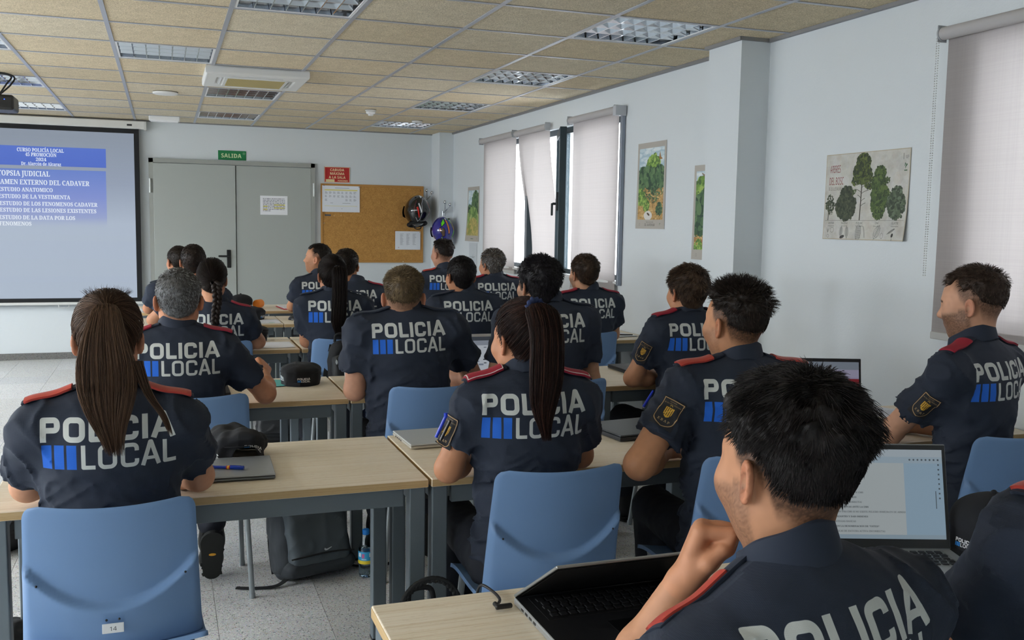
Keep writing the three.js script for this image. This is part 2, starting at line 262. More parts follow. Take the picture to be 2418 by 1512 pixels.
// left wall windows (outside the picture): where the daylight comes in
LEFT_WINDOWS.forEach(([a, b], i) => {
  const o = new THREE.Group(); o.name = 'window_' + (3 + i); scene.add(o); structure(o, 'window in the left wall'); const X = LEFT_X - .08, y0 = .92, y1 = 2.14;
  mesh('window_frame', merge([box(.06, .05, b - a, X, y0 + .025, (a + b) / 2), box(.06, .05, b - a, X, y1 - .025, (a + b) / 2), box(.06, y1 - y0, .05, X, (y0 + y1) / 2, a + .025), box(.06, y1 - y0, .05, X, (y0 + y1) / 2, b - .025), box(.06, y1 - y0, .05, X, (y0 + y1) / 2, (a + b) / 2)]), alu, o);
  for (const s of [0, 1]) mesh('pane', box(.006, y1 - y0 - .1, (b - a) / 2 - .07, X, (y0 + y1) / 2, a + (b - a) * (.25 + .5 * s)), glass, o);
});

// roller blinds: tube, brackets, cloth, bottom bar
const clothTex = (() => { const n = 256, a = tileNoise(n, 128, 41), b = tileNoise(n, 64, 42); return dataTex(n, (i, j) => { const v = 234 + (a(i, 0) - .5) * 5 + (b(0, j) - .5) * 5 + ((i + j) % 4 < 2 ? 3 : -3); return [v, v - 3, v - 4]; }); })();
const blindCloth = phys(0xb9b5b4, .95, { map: clothTex, transmission: .30, thickness: 0, side: THREE.DoubleSide }); clothTex.repeat.set(1, 1);
function blind(label, z0, z1, yTop, yBot, push = 0, xOff = .055) {
  const t = thing('roller_blind', label, 'roller blind', [RIGHT_X - xOff, 0, (z0 + z1) / 2], 0, 'grey roller blinds on the window wall'); const w = z1 - z0;
  mesh('roller_tube', cyl(.027, .027, w - .02, 0, yTop - .03, 0, 24, Math.PI / 2), mat(0xb4b2b2, .9), t);
  const c = gridGeo(10, 40, (u, v) => { const y = lerp(yTop - .03, yBot, v), k = sstep(.0, 1, v); return [.027 + push * k + Math.sin(u * 9 + v * 3) * .0025 * k * (push ? 2.5 : 1), y, (u - .5) * (w - .03)]; }); planarUV(c, 'z', 'y', 5, 5); mesh('blind_cloth', c, blindCloth, t);
  mesh('bottom_bar', rbox(.014, .032, w - .028, .005, .027 + push, yBot, 0), mat(0xb9bab9, .6), t);
  for (const s of [-1, 1]) mesh('bracket', merge([rbox(.05, .07, .006, .003, 0, yTop - .03, s * (w / 2 - .004)), cyl(.03, .03, .008, 0, yTop - .03, s * (w / 2 - .008), 24, Math.PI / 2)]), mat(0xa9adb2, .4), t);
  return t;
}
blind('pale roller blind nearest the front corner, beside the forest poster', -5.2, -4.19, 2.39, 1.05);
blind('narrow roller blind hanging askew behind the open casement', -4.17, -3.36, 2.385, 1.15, .13, .05);
const b3 = blind('wide grey roller blind right of the open casement', -2.87, -2.0, 2.385, .985);
const b4 = blind('large grey roller blind with bead chain at the right edge', 1.12, 3.1, 2.375, 1.06);
{ // bead chain of the large blind, cord box of the other one
  const bead = new THREE.SphereGeometry(.0032, 8, 6), gs = []; for (let y = 1.32; y < 2.33; y += .0105) for (const dz of [0, .012]) gs.push(place(bead.clone(), -.012, y, -.99 - .012 + dz));
  const m = mesh('bead_chain', merge(gs), mat(0xdfe2e4, .4), b4);
  mesh('head_box', rbox(.09, .075, .05, .006, .005, 2.345, .47), mat(0xb8bcc2, .4), b3);
  mesh('side_guide', rbox(.03, 1.26, .03, .004, .035, 1.70, .465), mat(0x8f97a3, .35, { metalness: .5 }), b3);
}
// ---------------------------------------------------------------- on the front wall
const black = mat(0x14171c, .6), paperWhite = mat(0xe9ebee, .8);
{ // projection screen with the slide thrown on it
  const X0 = -2.45, X1 = .03, t = thing('projection_screen', 'pulled down projection screen with black border showing a slide', 'projection screen', [(X0 + X1) / 2, 0, -6.66]); const w = X1 - X0;
  mesh('screen_case', merge([rbox(w + .12, .085, .085, .012, .01, 2.492, -.02)]), mat(0xd5d6d2, .5), t);
  mesh('case_plate', box(.05, .02, .002, w / 2 - .085, 2.488, .0235), mat(0x2a2c2e, .5), t);
  mesh('end_cap', rbox(.03, .095, .09, .006, w / 2 + .07, 2.485, -.02), mat(0xc9cac6, .5), t);
  mesh('screen_border', box(w + .012, 1.86, .0016, 0, 1.525, 0), mat(0x121519, .8), t);
  const PX = 620, sx0 = X0 + .08, sx1 = X1 - .045, sy0 = .655, sy1 = 2.40;
  const draw = (c, W, HH) => {
    const px = x => (x - sx0) / (sx1 - sx0) * W, py = y => (sy1 - y) / (sy1 - sy0) * HH;
    c.fillStyle = '#7d8894'; c.fillRect(0, 0, W, HH);
    // slide: two blue panels, the lower one running out to pale grey in its own design
    const L = px(-1.5) - px(-1.5) + px(-2.25);
    const sl = c.createLinearGradient(0, py(2.35), 0, py(.7)); sl.addColorStop(0, '#8e98a6'); sl.addColorStop(.3, '#98a3b6'); sl.addColorStop(.55, '#b0bccd'); sl.addColorStop(1, '#aebaca'); c.fillStyle = sl; c.fillRect(0, 0, W, HH);
    let g = c.createLinearGradient(0, py(2.228), 0, py(2.03)); g.addColorStop(0, '#5a76cc'); g.addColorStop(1, '#5570c8'); c.fillStyle = g; c.fillRect(L, py(2.228), px(-.293) - L, py(2.03) - py(2.228));
    g = c.createLinearGradient(0, py(1.995), 0, py(1.38)); g.addColorStop(0, '#6d86cc'); g.addColorStop(.45, '#8494d2'); g.addColorStop(.8, '#9aa6cf'); g.addColorStop(1, 'rgba(176,188,205,0)'); c.fillStyle = g; c.fillRect(L, py(1.995), px(-.297) - L, py(1.38) - py(1.995));
    const text = (s, x, y, size, align, wd) => { c.font = `bold ${size * HH / (sy1 - sy0)}px serif`; c.textAlign = align; c.textBaseline = 'middle'; c.fillStyle = '#eef4fb'; c.fillText(s, px(x), py(y), px(wd) - px(0)); };
    text('CURSO POLICÍA LOCAL', -.915, 2.19, .052, 'center', .44); text('45 PROMOCIÓN', -.912, 2.143, .052, 'center', .29); text('2024', -.912, 2.095, .05, 'center', .1); text('Dr. Alarcón de Alcaraz', -.912, 2.048, .05, 'center', .375);
    text('AUTOPSIA JUDICIAL', -.833, 1.948, .074, 'right', .57); text('EXAMEN EXTERNO DEL CADAVER', -.46, 1.858, .068, 'right', .91); text('ESTUDIO ANATOMICO', -.81, 1.783, .058, 'right', .51); text('ESTUDIO DE LA VESTIMENTA', -.647, 1.712, .058, 'right', .67); text('ESTUDIO DE LOS FENOMENOS CADAVER', -.388, 1.64, .058, 'right', .92); text('ESTUDIO DE LAS LESIONES EXISTENTES', -.398, 1.572, .058, 'right', .91); text('ESTUDIO DE LA DATA POR LOS', -.604, 1.496, .058, 'right', .715); text('FENOMENOS', -1.019, 1.432, .058, 'right', .3);
  };
  const tex = canvasTex(1600, 1160, draw);
  const pic = new THREE.PlaneGeometry(sx1 - sx0, sy1 - sy0, 1, 1); const g = slabGeo(1, 1, (u, v) => [lerp(sx0, sx1, u) - (X0 + X1) / 2, lerp(sy0, sy1, v), .003], .0016);
  mesh('screen_cloth', g, new THREE.MeshStandardMaterial({ color: 0x55585c, roughness: .9, map: tex, emissive: 0xffffff, emissiveMap: tex, emissiveIntensity: .85 }), t);
  mesh('bottom_bar', rbox(w + .03, .03, .03, .008, 0, .598, 0), mat(0xd2d4d2, .5), t);
  mesh('pull_handle', tube([[-.74 - (X0 + X1) / 2 - .05, .585, 0], [-.74 - (X0 + X1) / 2 - .045, .56, 0], [-.74 - (X0 + X1) / 2, .55, 0], [-.74 - (X0 + X1) / 2 + .045, .56, 0], [-.74 - (X0 + X1) / 2 + .05, .585, 0]], .004, 24, 6), mat(0xcfd2d2, .4), t);
}
{ // grey double door
  const o = new THREE.Group(); o.name = 'door_1'; scene.add(o); structure(o, 'grey steel double door with black lever handle'); o.position.set(1.01, 0, FRONT_Z);
  const W = 1.77, HT = 2.155, f = .045, frameM = mat(0x9ea29d, .45), leafM = mat(0xa9afab, .42);
  mesh('door_frame', merge([box(f, HT, .05, -W / 2 + f / 2, HT / 2, .02), box(f, HT, .05, W / 2 - f / 2, HT / 2, .02), box(W, f, .05, 0, HT - f / 2, .02)]), frameM, o);
  const lw = (W - 2 * f) / 2;
  const d1 = mesh('door_leaf', rbox(lw + .012, HT - f - .012, .045, .004, -lw / 2 + .006, (HT - f) / 2, .036), leafM, o), d2 = mesh('door_leaf', rbox(lw - .02, HT - f - .012, .045, .004, lw / 2 + .01, (HT - f) / 2, .022), leafM, o);
  mesh('door_handle', merge([rbox(.045, .20, .012, .02, -.068, 1.075, .066), rod(V(-.068, 1.105, .066), V(-.068, 1.105, .105), .011), rbox(.13, .022, .02, .01, -.118, 1.105, .11), cyl(.008, .008, .006, -.068, 1.02, .074, 12, Math.PI / 2)]), mat(0x17191b, .4), o);
  for (const s of [-1, 1]) mesh('hinge', cyl(.014, .014, .15, s * (W / 2 - .012), 1.86, .055, 16), mat(0xb4b9b6, .35, { metalness: .4 }), o);
}
{ // writing on the wall: exit sign, notice, capacity sign
  const exit = canvasTex(600, 208, (c, w, h) => { c.fillStyle = '#0f7a45'; c.fillRect(0, 0, w, h); c.fillStyle = '#d6e2b4'; c.font = 'bold 128px sans-serif'; c.textAlign = 'center'; c.textBaseline = 'middle'; c.fillText('SALIDA', w / 2 - 20, h / 2 + 8, 490); c.strokeStyle = '#bfd6ae'; c.lineWidth = 4; c.beginPath(); c.arc(555, 55, 24, 0, 7); c.stroke(); c.beginPath(); c.moveTo(540, 55); c.lineTo(570, 55); c.moveTo(555, 40); c.lineTo(555, 70); c.stroke(); });
  let t = thing('exit_sign', 'green SALIDA exit sign above the grey double door', 'sign', [.994, 2.216, FRONT_Z + .004]); mesh('plate', box(.298, .103, .003, 0, 0, 0), mat(0x0f7a45, .5), t); mesh('sign_print', box(.296, .101, .0004, 0, 0, .0018), mat(0xffffff, .5, { map: exit }), t);
  const red = canvasTex(590, 360, (c, w, h) => { c.fillStyle = '#e3c9a8'; c.fillRect(0, 0, w, h); c.fillStyle = '#b3221f'; c.fillRect(12, 12, w - 24, h - 24); c.fillStyle = '#ecdcae'; c.textAlign = 'center'; c.textBaseline = 'middle'; c.font = 'bold 82px sans-serif'; c.fillText('CABUDA', w / 2, 68, 430); c.fillText('MÀXIMA', w / 2, 155, 430); c.fillText('A LA SALA', w / 2, 242, 520); c.fillStyle = '#ead9a4'; c.fillRect(34, 288, 200, 62); c.fillStyle = '#ecdcae'; c.font = 'bold 48px sans-serif'; c.fillText('PERSONES', 425, 318, 290); });
  t = thing('capacity_sign', 'red room capacity sign above the cork board', 'sign', [2.153, 2.042, FRONT_Z + .004]); mesh('plate', box(.294, .178, .003), mat(0xb3221f, .5), t); mesh('sign_print', box(.292, .176, .0004, 0, 0, .0018), mat(0xffffff, .5, { map: red }), t);
  const note = canvasTex(560, 400, (c, w, h) => {
    c.fillStyle = '#eceef2'; c.fillRect(0, 0, w, h); c.font = 'bold 22px sans-serif'; c.textBaseline = 'middle'; c.fillStyle = '#55595f';
    seed = 9; for (let r = 0; r < 9; r++) { let x = 55; const y = 62 + r * 32; if (r === 5 || r === 6 || r === 4) { c.fillStyle = '#e9df3c'; c.fillRect(r === 5 ? 55 : 280, y - 12, r === 5 ? 90 : 225, 24); } if (r === 7) { c.fillStyle = '#e9df3c'; c.fillRect(55, y - 12, 90, 24); } c.fillStyle = '#60646b'; while (x < (r === 8 ? 170 : 490)) { const l = rr(16, 70); c.fillRect(x, y - 7, Math.min(l, 508 - x), 12); x += l + 11; } }
  });
  t = thing('paper_notice', 'white paper notice with yellow marked lines on the door', 'notice', [1.437, 1.676, FRONT_Z + .0465]); mesh('sheet', box(.3, .212, .0006), paperWhite, t); mesh('notice_print', box(.299, .211, .0004, 0, 0, .0005), mat(0xffffff, .8, { map: note }), t);
}
// cork board with sheets and pins
{
  const cork = (() => { const a = tileNoise(512, 128, 51), b = tileNoise(512, 256, 52), c = tileNoise(512, 20, 53); return dataTex(512, (i, j) => { let v = (a(i, j) - .5) * 34 + (b(i, j) - .5) * 34 + (c(i, j) - .5) * 12; if (b(i, j) > .92) v -= 26; return [clamp(186 + v, 0, 255), clamp(138 + v * .9, 0, 255), clamp(74 + v * .6, 0, 255)]; }); })();
  const t = thing('cork_board', 'cork pin board with a light wooden frame', 'notice board', [2.569, 1.4865, FRONT_Z + .001]); const W = 1.21, HT = .905;
  mesh('cork_panel', planarUV(box(W - .02, HT - .02, .012, 0, 0, .006), 'x', 'y', 1.6, 1.6), mat(0xffffff, .9, { map: cork }), t);
  const wood = mat(0xb98745, .5); for (const s of [-1, 1]) { mesh('frame_bar', rbox(W, .024, .02, .004, 0, s * (HT / 2 - .012), .01), wood, t); mesh('frame_bar', rbox(.024, HT - .048, .02, .004, s * (W / 2 - .012), 0, .01), wood, t); }
  const pin = new THREE.LatheGeometry([[0, 0], [.004, 0], [.003, .006], [.005, .011], [0, .013]].map(p => new THREE.Vector2(...p)), 10); pin.rotateX(Math.PI / 2);
  [[-.57, .43, 0x24358c], [-.165, .42, 0x2a2a30], [.565, .40, 0x3a2d33], [-.57, -.0, 0xe8e2d6], [-.455, .085, 0xd9c39a], [-.375, .09, 0xd9c39a], [.36, -.44, 0xe8e2d6], [.26, -.08, 0x9b2b2b], [.56, -.09, 0xd6a52a]].forEach(([x, y, c]) => { const m = mesh('push_pin', pin, mat(c, .4), t); m.position.set(x, y, .012); });
  mesh('label_strip', box(.07, .018, .002, -.525, .092, .013), mat(0x3a4350, .6), t);
  const cal = canvasTex(560, 400, (c, w, h) => { c.fillStyle = '#e6ebf2'; c.fillRect(0, 0, w, h); c.fillStyle = '#8c929a'; c.fillRect(190, 30, 210, 6); c.fillStyle = '#e2dc8e'; c.fillRect(35, 55, 490, 20); c.fillRect(35, 305, 490, 5); seed = 3; for (let r = 0; r < 3; r++) for (let k = 0; k < 8; k++) for (let l = 0; l < 4; l++) { c.fillStyle = '#9aa0aa'; if (r === 2 && k < 5 && k > 0) continue; c.fillRect(40 + k * 61, 90 + r * 55 + l * 9, rr(20, 44), 4); } c.fillStyle = '#8c929a'; c.fillRect(120, 262, 40, 5); c.fillRect(300, 262, 120, 5); c.fillRect(290, 345, 8, 10); });
  let p = thing('calendar_sheet', 'printed calendar sheet pinned at the upper left of the cork board', 'paper', [2.195, 1.766, FRONT_Z + .0225]); mesh('sheet', box(.432, .3, .0006), paperWhite, p); mesh('sheet_print', box(.431, .299, .0004, 0, 0, .0006), mat(0xffffff, .8, { map: cal }), p);
  const list = canvasTex(420, 310, (c, w, h) => { c.fillStyle = '#e7ecf2'; c.fillRect(0, 0, w, h); seed = 4; for (let k = 0; k < 3; k++) { c.fillStyle = '#a0a6b0'; c.fillRect(80 + k * 105, 40, 60, 5); for (let r = 0; r < 22; r++) { c.fillStyle = '#b2b7c0'; c.fillRect(80 + k * 105, 55 + r * 8.2, rr(30, 62), 3.5); } } c.fillStyle = '#c9a0a4'; c.fillRect(50, 268, 14, 14); });
  p = thing('name_list_sheet', 'printed list sheet pinned at the lower right of the cork board', 'paper', [2.985, 1.297, FRONT_Z + .0225]); mesh('sheet', box(.305, .217, .0006), paperWhite, p); mesh('sheet_print', box(.304, .216, .0004, 0, 0, .0006), mat(0xffffff, .8, { map: list }), p);
}
// posters on the right wall: painted sheets (drawn as printed pictures)
function blob(c, x, y, r, cols, n, spread = 1) { for (let k = 0; k < n; k++) { const a = rnd() * 6.283, d = Math.sqrt(rnd()) * r, s = r * (.1 + rnd() * .16); c.fillStyle = cols[(rnd() * cols.length) | 0]; c.beginPath(); c.ellipse(x + Math.cos(a) * d * spread, y + Math.sin(a) * d, s, s * .8, rnd() * 3, 0, 7); c.fill(); } }
const G1 = ['#39451f', '#2c3a1c', '#4c5a24', '#5d6a2c', '#222d16'], G2 = ['#2f3a28', '#26301f', '#3b4531', '#475138'], G3 = ['#3f5626', '#32461f', '#55692f', '#28391c', '#4a5f2a'], G4 = ['#4f5f45', '#3c4a36', '#61715a', '#2f3a2b'];
function sheetOnWall(name, label, cat, z0, z1, y0, y1, tex, curl, group) {
  const t = thing(name, label, cat, [RIGHT_X, (y0 + y1) / 2, (z0 + z1) / 2], -Math.PI / 2, group);      // local +z looks into the room, local +x runs to larger z
  const w = z1 - z0, h = y1 - y0;
  const g = slabGeo(16, 16, (u, v) => [(u - .5) * w, (v - .5) * h, .003 + curl(u, v)], .0007); mesh('poster_sheet', g, mat(0xffffff, .55, { map: tex }), t); return t;
}
{
  const arbres = canvasTex(1024, 760, (c, w, h) => {
    c.fillStyle = '#c3c4bd'; c.fillRect(0, 0, w, h); seed = 61; for (let k = 0; k < 900; k++) { c.fillStyle = ['rgba(150,135,100,.05)', 'rgba(220,225,225,.06)', 'rgba(110,110,100,.04)'][k % 3]; c.beginPath(); c.arc(rnd() * w, rnd() * h, rr(6, 60), 0, 7); c.fill(); }
    c.strokeStyle = 'rgba(140,110,60,.30)'; c.lineWidth = 16; c.strokeRect(0, 0, w, h);
    c.fillStyle = '#7b2f2c'; c.font = '92px sans-serif'; c.textBaseline = 'alphabetic'; const cond = (s, x, y, wd) => { c.fillText(s, x, y, wd); }; cond('ARBRES', 55, 165, 138); cond('DEL BOSC', 48, 272, 190); c.fillStyle = '#6a6058'; c.font = '40px sans-serif'; cond('DE LES ILLES BALEARS', 45, 322, 175);
    const gy = 590; c.strokeStyle = '#55564f'; c.lineWidth = 2; c.beginPath(); c.moveTo(20, gy); c.lineTo(1000, gy); c.stroke();
    const trunk = (x, y0, y1, wd, col) => { c.strokeStyle = col; c.lineWidth = wd; c.beginPath(); c.moveTo(x, y0); c.lineTo(x + 3, y1); c.stroke(); };
    trunk(60, gy, 500, 9, '#2b2b24'); blob(c, 78, 395, 34, G2, 60, 1.3); blob(c, 75, 460, 48, G2, 110, 1.3); blob(c, 90, 512, 28, G2, 50, 1.2);
    trunk(287, gy, 540, 14, '#2a2620'); blob(c, 285, 465, 105, G2, 420, 1.15); blob(c, 290, 360, 70, G2, 240, 1.15); blob(c, 385, 340, 26, G3, 40); blob(c, 290, 520, 70, G2, 200, 1.5);
    trunk(470, gy, 250, 12, '#3d372c'); c.lineWidth = 4; for (const [y, d] of [[260, -60], [280, 70], [320, -70], [330, 90], [370, -45], [400, 50], [440, 60]]) { c.beginPath(); c.moveTo(471, y + 30); c.quadraticCurveTo(471 + d * .4, y + 6, 471 + d, y); c.stroke(); }
    blob(c, 480, 90, 75, G1, 300, 1.1); blob(c, 470, 180, 90, G1, 420, 1.15); blob(c, 385, 250, 40, G1, 90); blob(c, 570, 270, 52, G1, 150, 1.2); blob(c, 550, 190, 50, G1, 120);
    trunk(683, gy, 380, 11, '#34301f'); blob(c, 690, 190, 58, G3, 240, 1.1); blob(c, 680, 280, 75, G3, 320, 1.15); blob(c, 780, 250, 30, G3, 60); blob(c, 700, 370, 85, G3, 320, 1.15); blob(c, 790, 380, 40, G3, 90); blob(c, 690, 450, 85, G3, 300, 1.05); blob(c, 690, 520, 58, G3, 180, 1.1);
    c.strokeStyle = '#4b4a40'; c.lineWidth = 8; for (const d of [-22, 0, 22]) { c.beginPath(); c.moveTo(893, gy); c.lineTo(893 + d, 530); c.stroke(); } blob(c, 895, 360, 55, G4, 220, 1.1); blob(c, 890, 450, 88, G4, 380, 1.12); blob(c, 900, 500, 75, G4, 260, 1.3);
    c.fillStyle = '#4c4c48'; c.textAlign = 'center'; c.font = '26px sans-serif'; [['SAVINA', 110], ['ALZINA', 290], ['PI BLANC', 475], ['OM', 683], ['ULLASTRE', 900]].forEach(([s, x]) => { c.fillText(s, x, 622, 84); }); c.font = '14px sans-serif'; [['Juniperus phoenicea', 110], ['Quercus ilex', 290], ['Pinus halepensis', 475], ['Ulmus minor', 683], ['Olea europaea', 900]].forEach(([s, x]) => c.fillText(s, x, 644, 90)); 
    c.strokeStyle = '#4d4d49'; c.lineWidth = 2.4; const leaf = (x, y, rx, ry, a) => { c.save(); c.translate(x, y); c.rotate(a); c.beginPath(); c.moveTo(0, -ry); c.quadraticCurveTo(rx * 1.6, 0, 0, ry); c.quadraticCurveTo(-rx * 1.6, 0, 0, -ry); c.stroke(); c.beginPath(); c.moveTo(0, -ry); c.lineTo(0, ry + 12); c.stroke(); for (let k = -4; k < 5; k++) { c.beginPath(); c.moveTo(0, k * ry / 6); c.lineTo(rx * .6, k * ry / 6 - 8); c.moveTo(0, k * ry / 6); c.lineTo(-rx * .6, k * ry / 6 - 8); c.stroke(); } c.restore(); };
    leaf(255, 690, 24, 45, .05); leaf(330, 695, 26, 50, -.1); leaf(690, 690, 42, 66, .5); leaf(865, 680, 10, 48, 1.1); c.beginPath(); c.ellipse(468, 695, 32, 66, .05, 0, 7); c.stroke(); for (let k = 0; k < 14; k++) { c.beginPath(); c.moveTo(440, 645 + k * 8); c.lineTo(498, 640 + k * 8); c.stroke(); } for (const d of [0, 9]) { c.beginPath(); c.moveTo(520 + d, 640); c.quadraticCurveTo(545, 690, 540 + d, 740); c.stroke(); }
    c.beginPath(); c.ellipse(130, 675, 26, 22, 0, 0, 7); c.stroke(); c.beginPath(); c.arc(78, 730, 14, 0, 7); c.stroke(); for (let k = 0; k < 5; k++) { c.beginPath(); c.moveTo(72, 700); c.lineTo(52 + k * 10, 655 + (k % 2) * 14); c.stroke(); } c.fillStyle = '#3c3b38'; c.beginPath(); c.ellipse(275, 735, 30, 14, -.3, 0, 7); c.fill(); c.fillStyle = '#2c2b2a'; c.beginPath(); c.ellipse(880, 715, 12, 18, .4, 0, 7); c.fill(); c.beginPath(); c.ellipse(878, 750, 6, 10, 0, 0, 7); c.stroke(); c.beginPath(); c.ellipse(752, 720, 14, 24, 0, 0, 7); c.stroke();
    c.fillStyle = '#54544f'; c.fillRect(945, 40, 5, 50); c.fillRect(965, 60, 40, 3); c.fillRect(965, 70, 40, 3); c.fillRect(972, 80, 26, 3); c.fillStyle = '#2f5a35'; blob(c, 975, 135, 16, ['#2f5a35', '#23482a'], 30); c.fillRect(972, 140, 5, 26); c.fillRect(960, 176, 34, 8);
  });
  sheetOnWall('tree_poster', 'wide ARBRES DEL BOSC poster with five trees on the right wall', 'poster', .338, .925, 1.463, 1.886, arbres, (u, v) => .012 * Math.pow(1 - v, 3) * (.4 + .9 * u + .5 * Math.sin(u * 7)));
  const forest = (kind) => canvasTex(420, 620, (c, w, h) => {
    c.fillStyle = '#b0aca4'; c.fillRect(0, 0, w, h); const x0 = 26, y0 = 40, x1 = w - 26, y1 = h - 66; c.save(); c.beginPath(); c.rect(x0, y0, x1 - x0, y1 - y0); c.clip();
    c.fillStyle = '#a9c3d0'; c.fillRect(x0, y0, w, h); seed = 71 + kind; for (let k = 0; k < 60; k++) { c.fillStyle = 'rgba(235,240,242,.35)'; c.beginPath(); c.ellipse(rr(x0, x1), rr(y0, 200), rr(20, 60), rr(6, 18), 0, 0, 7); c.fill(); }
    const gA = ['#6f9440', '#88ad52', '#557a38', '#4a6c38', '#a3bf63'], gB = ['#3f5f42', '#53744f', '#2f4b38', '#64835a'], sand = ['#c9a468', '#b48c52', '#d8bb82', '#9c7a48', '#a98d54'];
    if (kind === 0) { c.fillStyle = '#bf9a62'; c.fillRect(x0, 330, w, h); blob(c, 90, 250, 75, gB, 260); blob(c, 240, 190, 95, gA, 420); blob(c, 340, 250, 80, gB, 260); blob(c, 200, 300, 120, gB, 360, 1.6); for (let k = 0; k < 500; k++) { c.fillStyle = sand[k % 5]; c.beginPath(); c.ellipse(rr(x0, x1), rr(330, y1), rr(3, 14), rr(2, 8), 0, 0, 7); c.fill(); } blob(c, 70, 390, 60, gA, 180); blob(c, 250, 330, 45, gB, 120); blob(c, 150, 450, 45, gA, 120); blob(c, 340, 480, 45, gB, 120); c.strokeStyle = '#6d5334'; c.lineWidth = 5; c.beginPath(); c.moveTo(250, 470); c.quadraticCurveTo(240, 400, 255, 330); c.stroke(); c.fillStyle = '#dcdad4'; c.beginPath(); c.ellipse(180, 525, 60, 34, 0, 0, 7); c.fill(); c.fillStyle = '#5b4a39'; c.beginPath(); c.ellipse(185, 515, 22, 8, .4, 0, 7); c.fill(); c.fillStyle = '#9a713f'; c.beginPath(); c.moveTo(318, 120); c.lineTo(330, 70); c.lineTo(345, 110); c.lineTo(370, 125); c.lineTo(335, 130); c.fill(); }
    else if (kind === 1) { blob(c, 110, 200, 110, gA, 500); blob(c, 200, 330, 160, gB, 600, 1.3); c.fillStyle = '#a97a4c'; c.fillRect(x0, 470, w, h); for (let k = 0; k < 260; k++) { c.fillStyle = sand[k % 5]; c.beginPath(); c.ellipse(rr(x0, x1), rr(460, y1), rr(3, 12), rr(2, 7), 0, 0, 7); c.fill(); } c.fillStyle = '#a29383'; c.beginPath(); c.moveTo(190, 40); c.lineTo(165, 260); c.lineTo(130, 500); c.lineTo(175, 500); c.lineTo(205, 260); c.lineTo(235, 40); c.fill(); c.fillStyle = '#8b7b6a'; c.beginPath(); c.moveTo(195, 90); c.lineTo(90, 50); c.lineTo(95, 60); c.lineTo(190, 120); c.fill(); blob(c, 80, 540, 50, gA, 140); blob(c, 270, 300, 80, gA, 240); }
    else { blob(c, 300, 190, 130, gB, 500); blob(c, 90, 320, 110, gB, 420); blob(c, 200, 420, 170, ['#7a9a58', '#8fa964', '#5e8048', '#a9b878'], 700, 1.2); blob(c, 230, 500, 130, ['#a8a060', '#c0b06c', '#8c9450'], 300, 1.5); }
    c.restore(); c.fillStyle = '#5d5a54'; c.textAlign = 'center'; if (kind === 0) { c.font = '13px sans-serif'; c.fillText('Boscos de les Illes', w / 2, h - 44); c.font = 'bold 24px serif'; c.fillText('EL SAVINAR', w / 2, h - 20); } c.strokeStyle = '#86827a'; c.lineWidth = 2; c.beginPath(); c.arc(60, h - 30, 9, 0, 7); c.stroke(); blob(c, w - 62, h - 34, 9, ['#4d6a45'], 12); if (kind !== 0) { c.fillRect(w / 2 - 40, h - 32, 80, 6); }
  });
  sheetOnWall('forest_poster', 'tall EL SAVINAR forest poster with a bird beside the blind', 'poster', -1.745, -1.335, 1.495, 2.09, forest(0), (u, v) => .006 * Math.pow(1 - v, 2) * (1 - u));
  sheetOnWall('pine_trunk_poster', 'tall forest poster with a pale tree trunk half hidden by the pillar', 'poster', -.96, -.545, 1.308, 1.90, forest(1), (u, v) => .005 * Math.pow(1 - v, 2));
  sheetOnWall('woodland_poster', 'small looking forest poster in the far corner left of the blinds', 'poster', -5.81, -5.40, 1.317, 1.908, forest(2), (u, v) => .03 * Math.pow(1 - v, 2) * (1 - u));
  const low = canvasTex(200, 300, (c, w, h) => { c.fillStyle = '#c4ccd2'; c.fillRect(0, 0, w, h); c.strokeStyle = '#59606a'; c.lineWidth = 3; c.strokeRect(60, 150, 70, 90); c.beginPath(); c.moveTo(40, 140); c.lineTo(150, 140); c.moveTo(95, 120); c.lineTo(95, 160); c.moveTo(70, 190); c.lineTo(120, 190); c.stroke(); c.fillStyle = '#4a515a'; c.fillRect(20, 140, 8, 20); });
  sheetOnWall('instruction_sheet', 'pale sheet with a line drawing under the corner forest poster', 'paper', -5.70, -5.46, .98, 1.30, low, (u, v) => .012 * (1 - u));
}
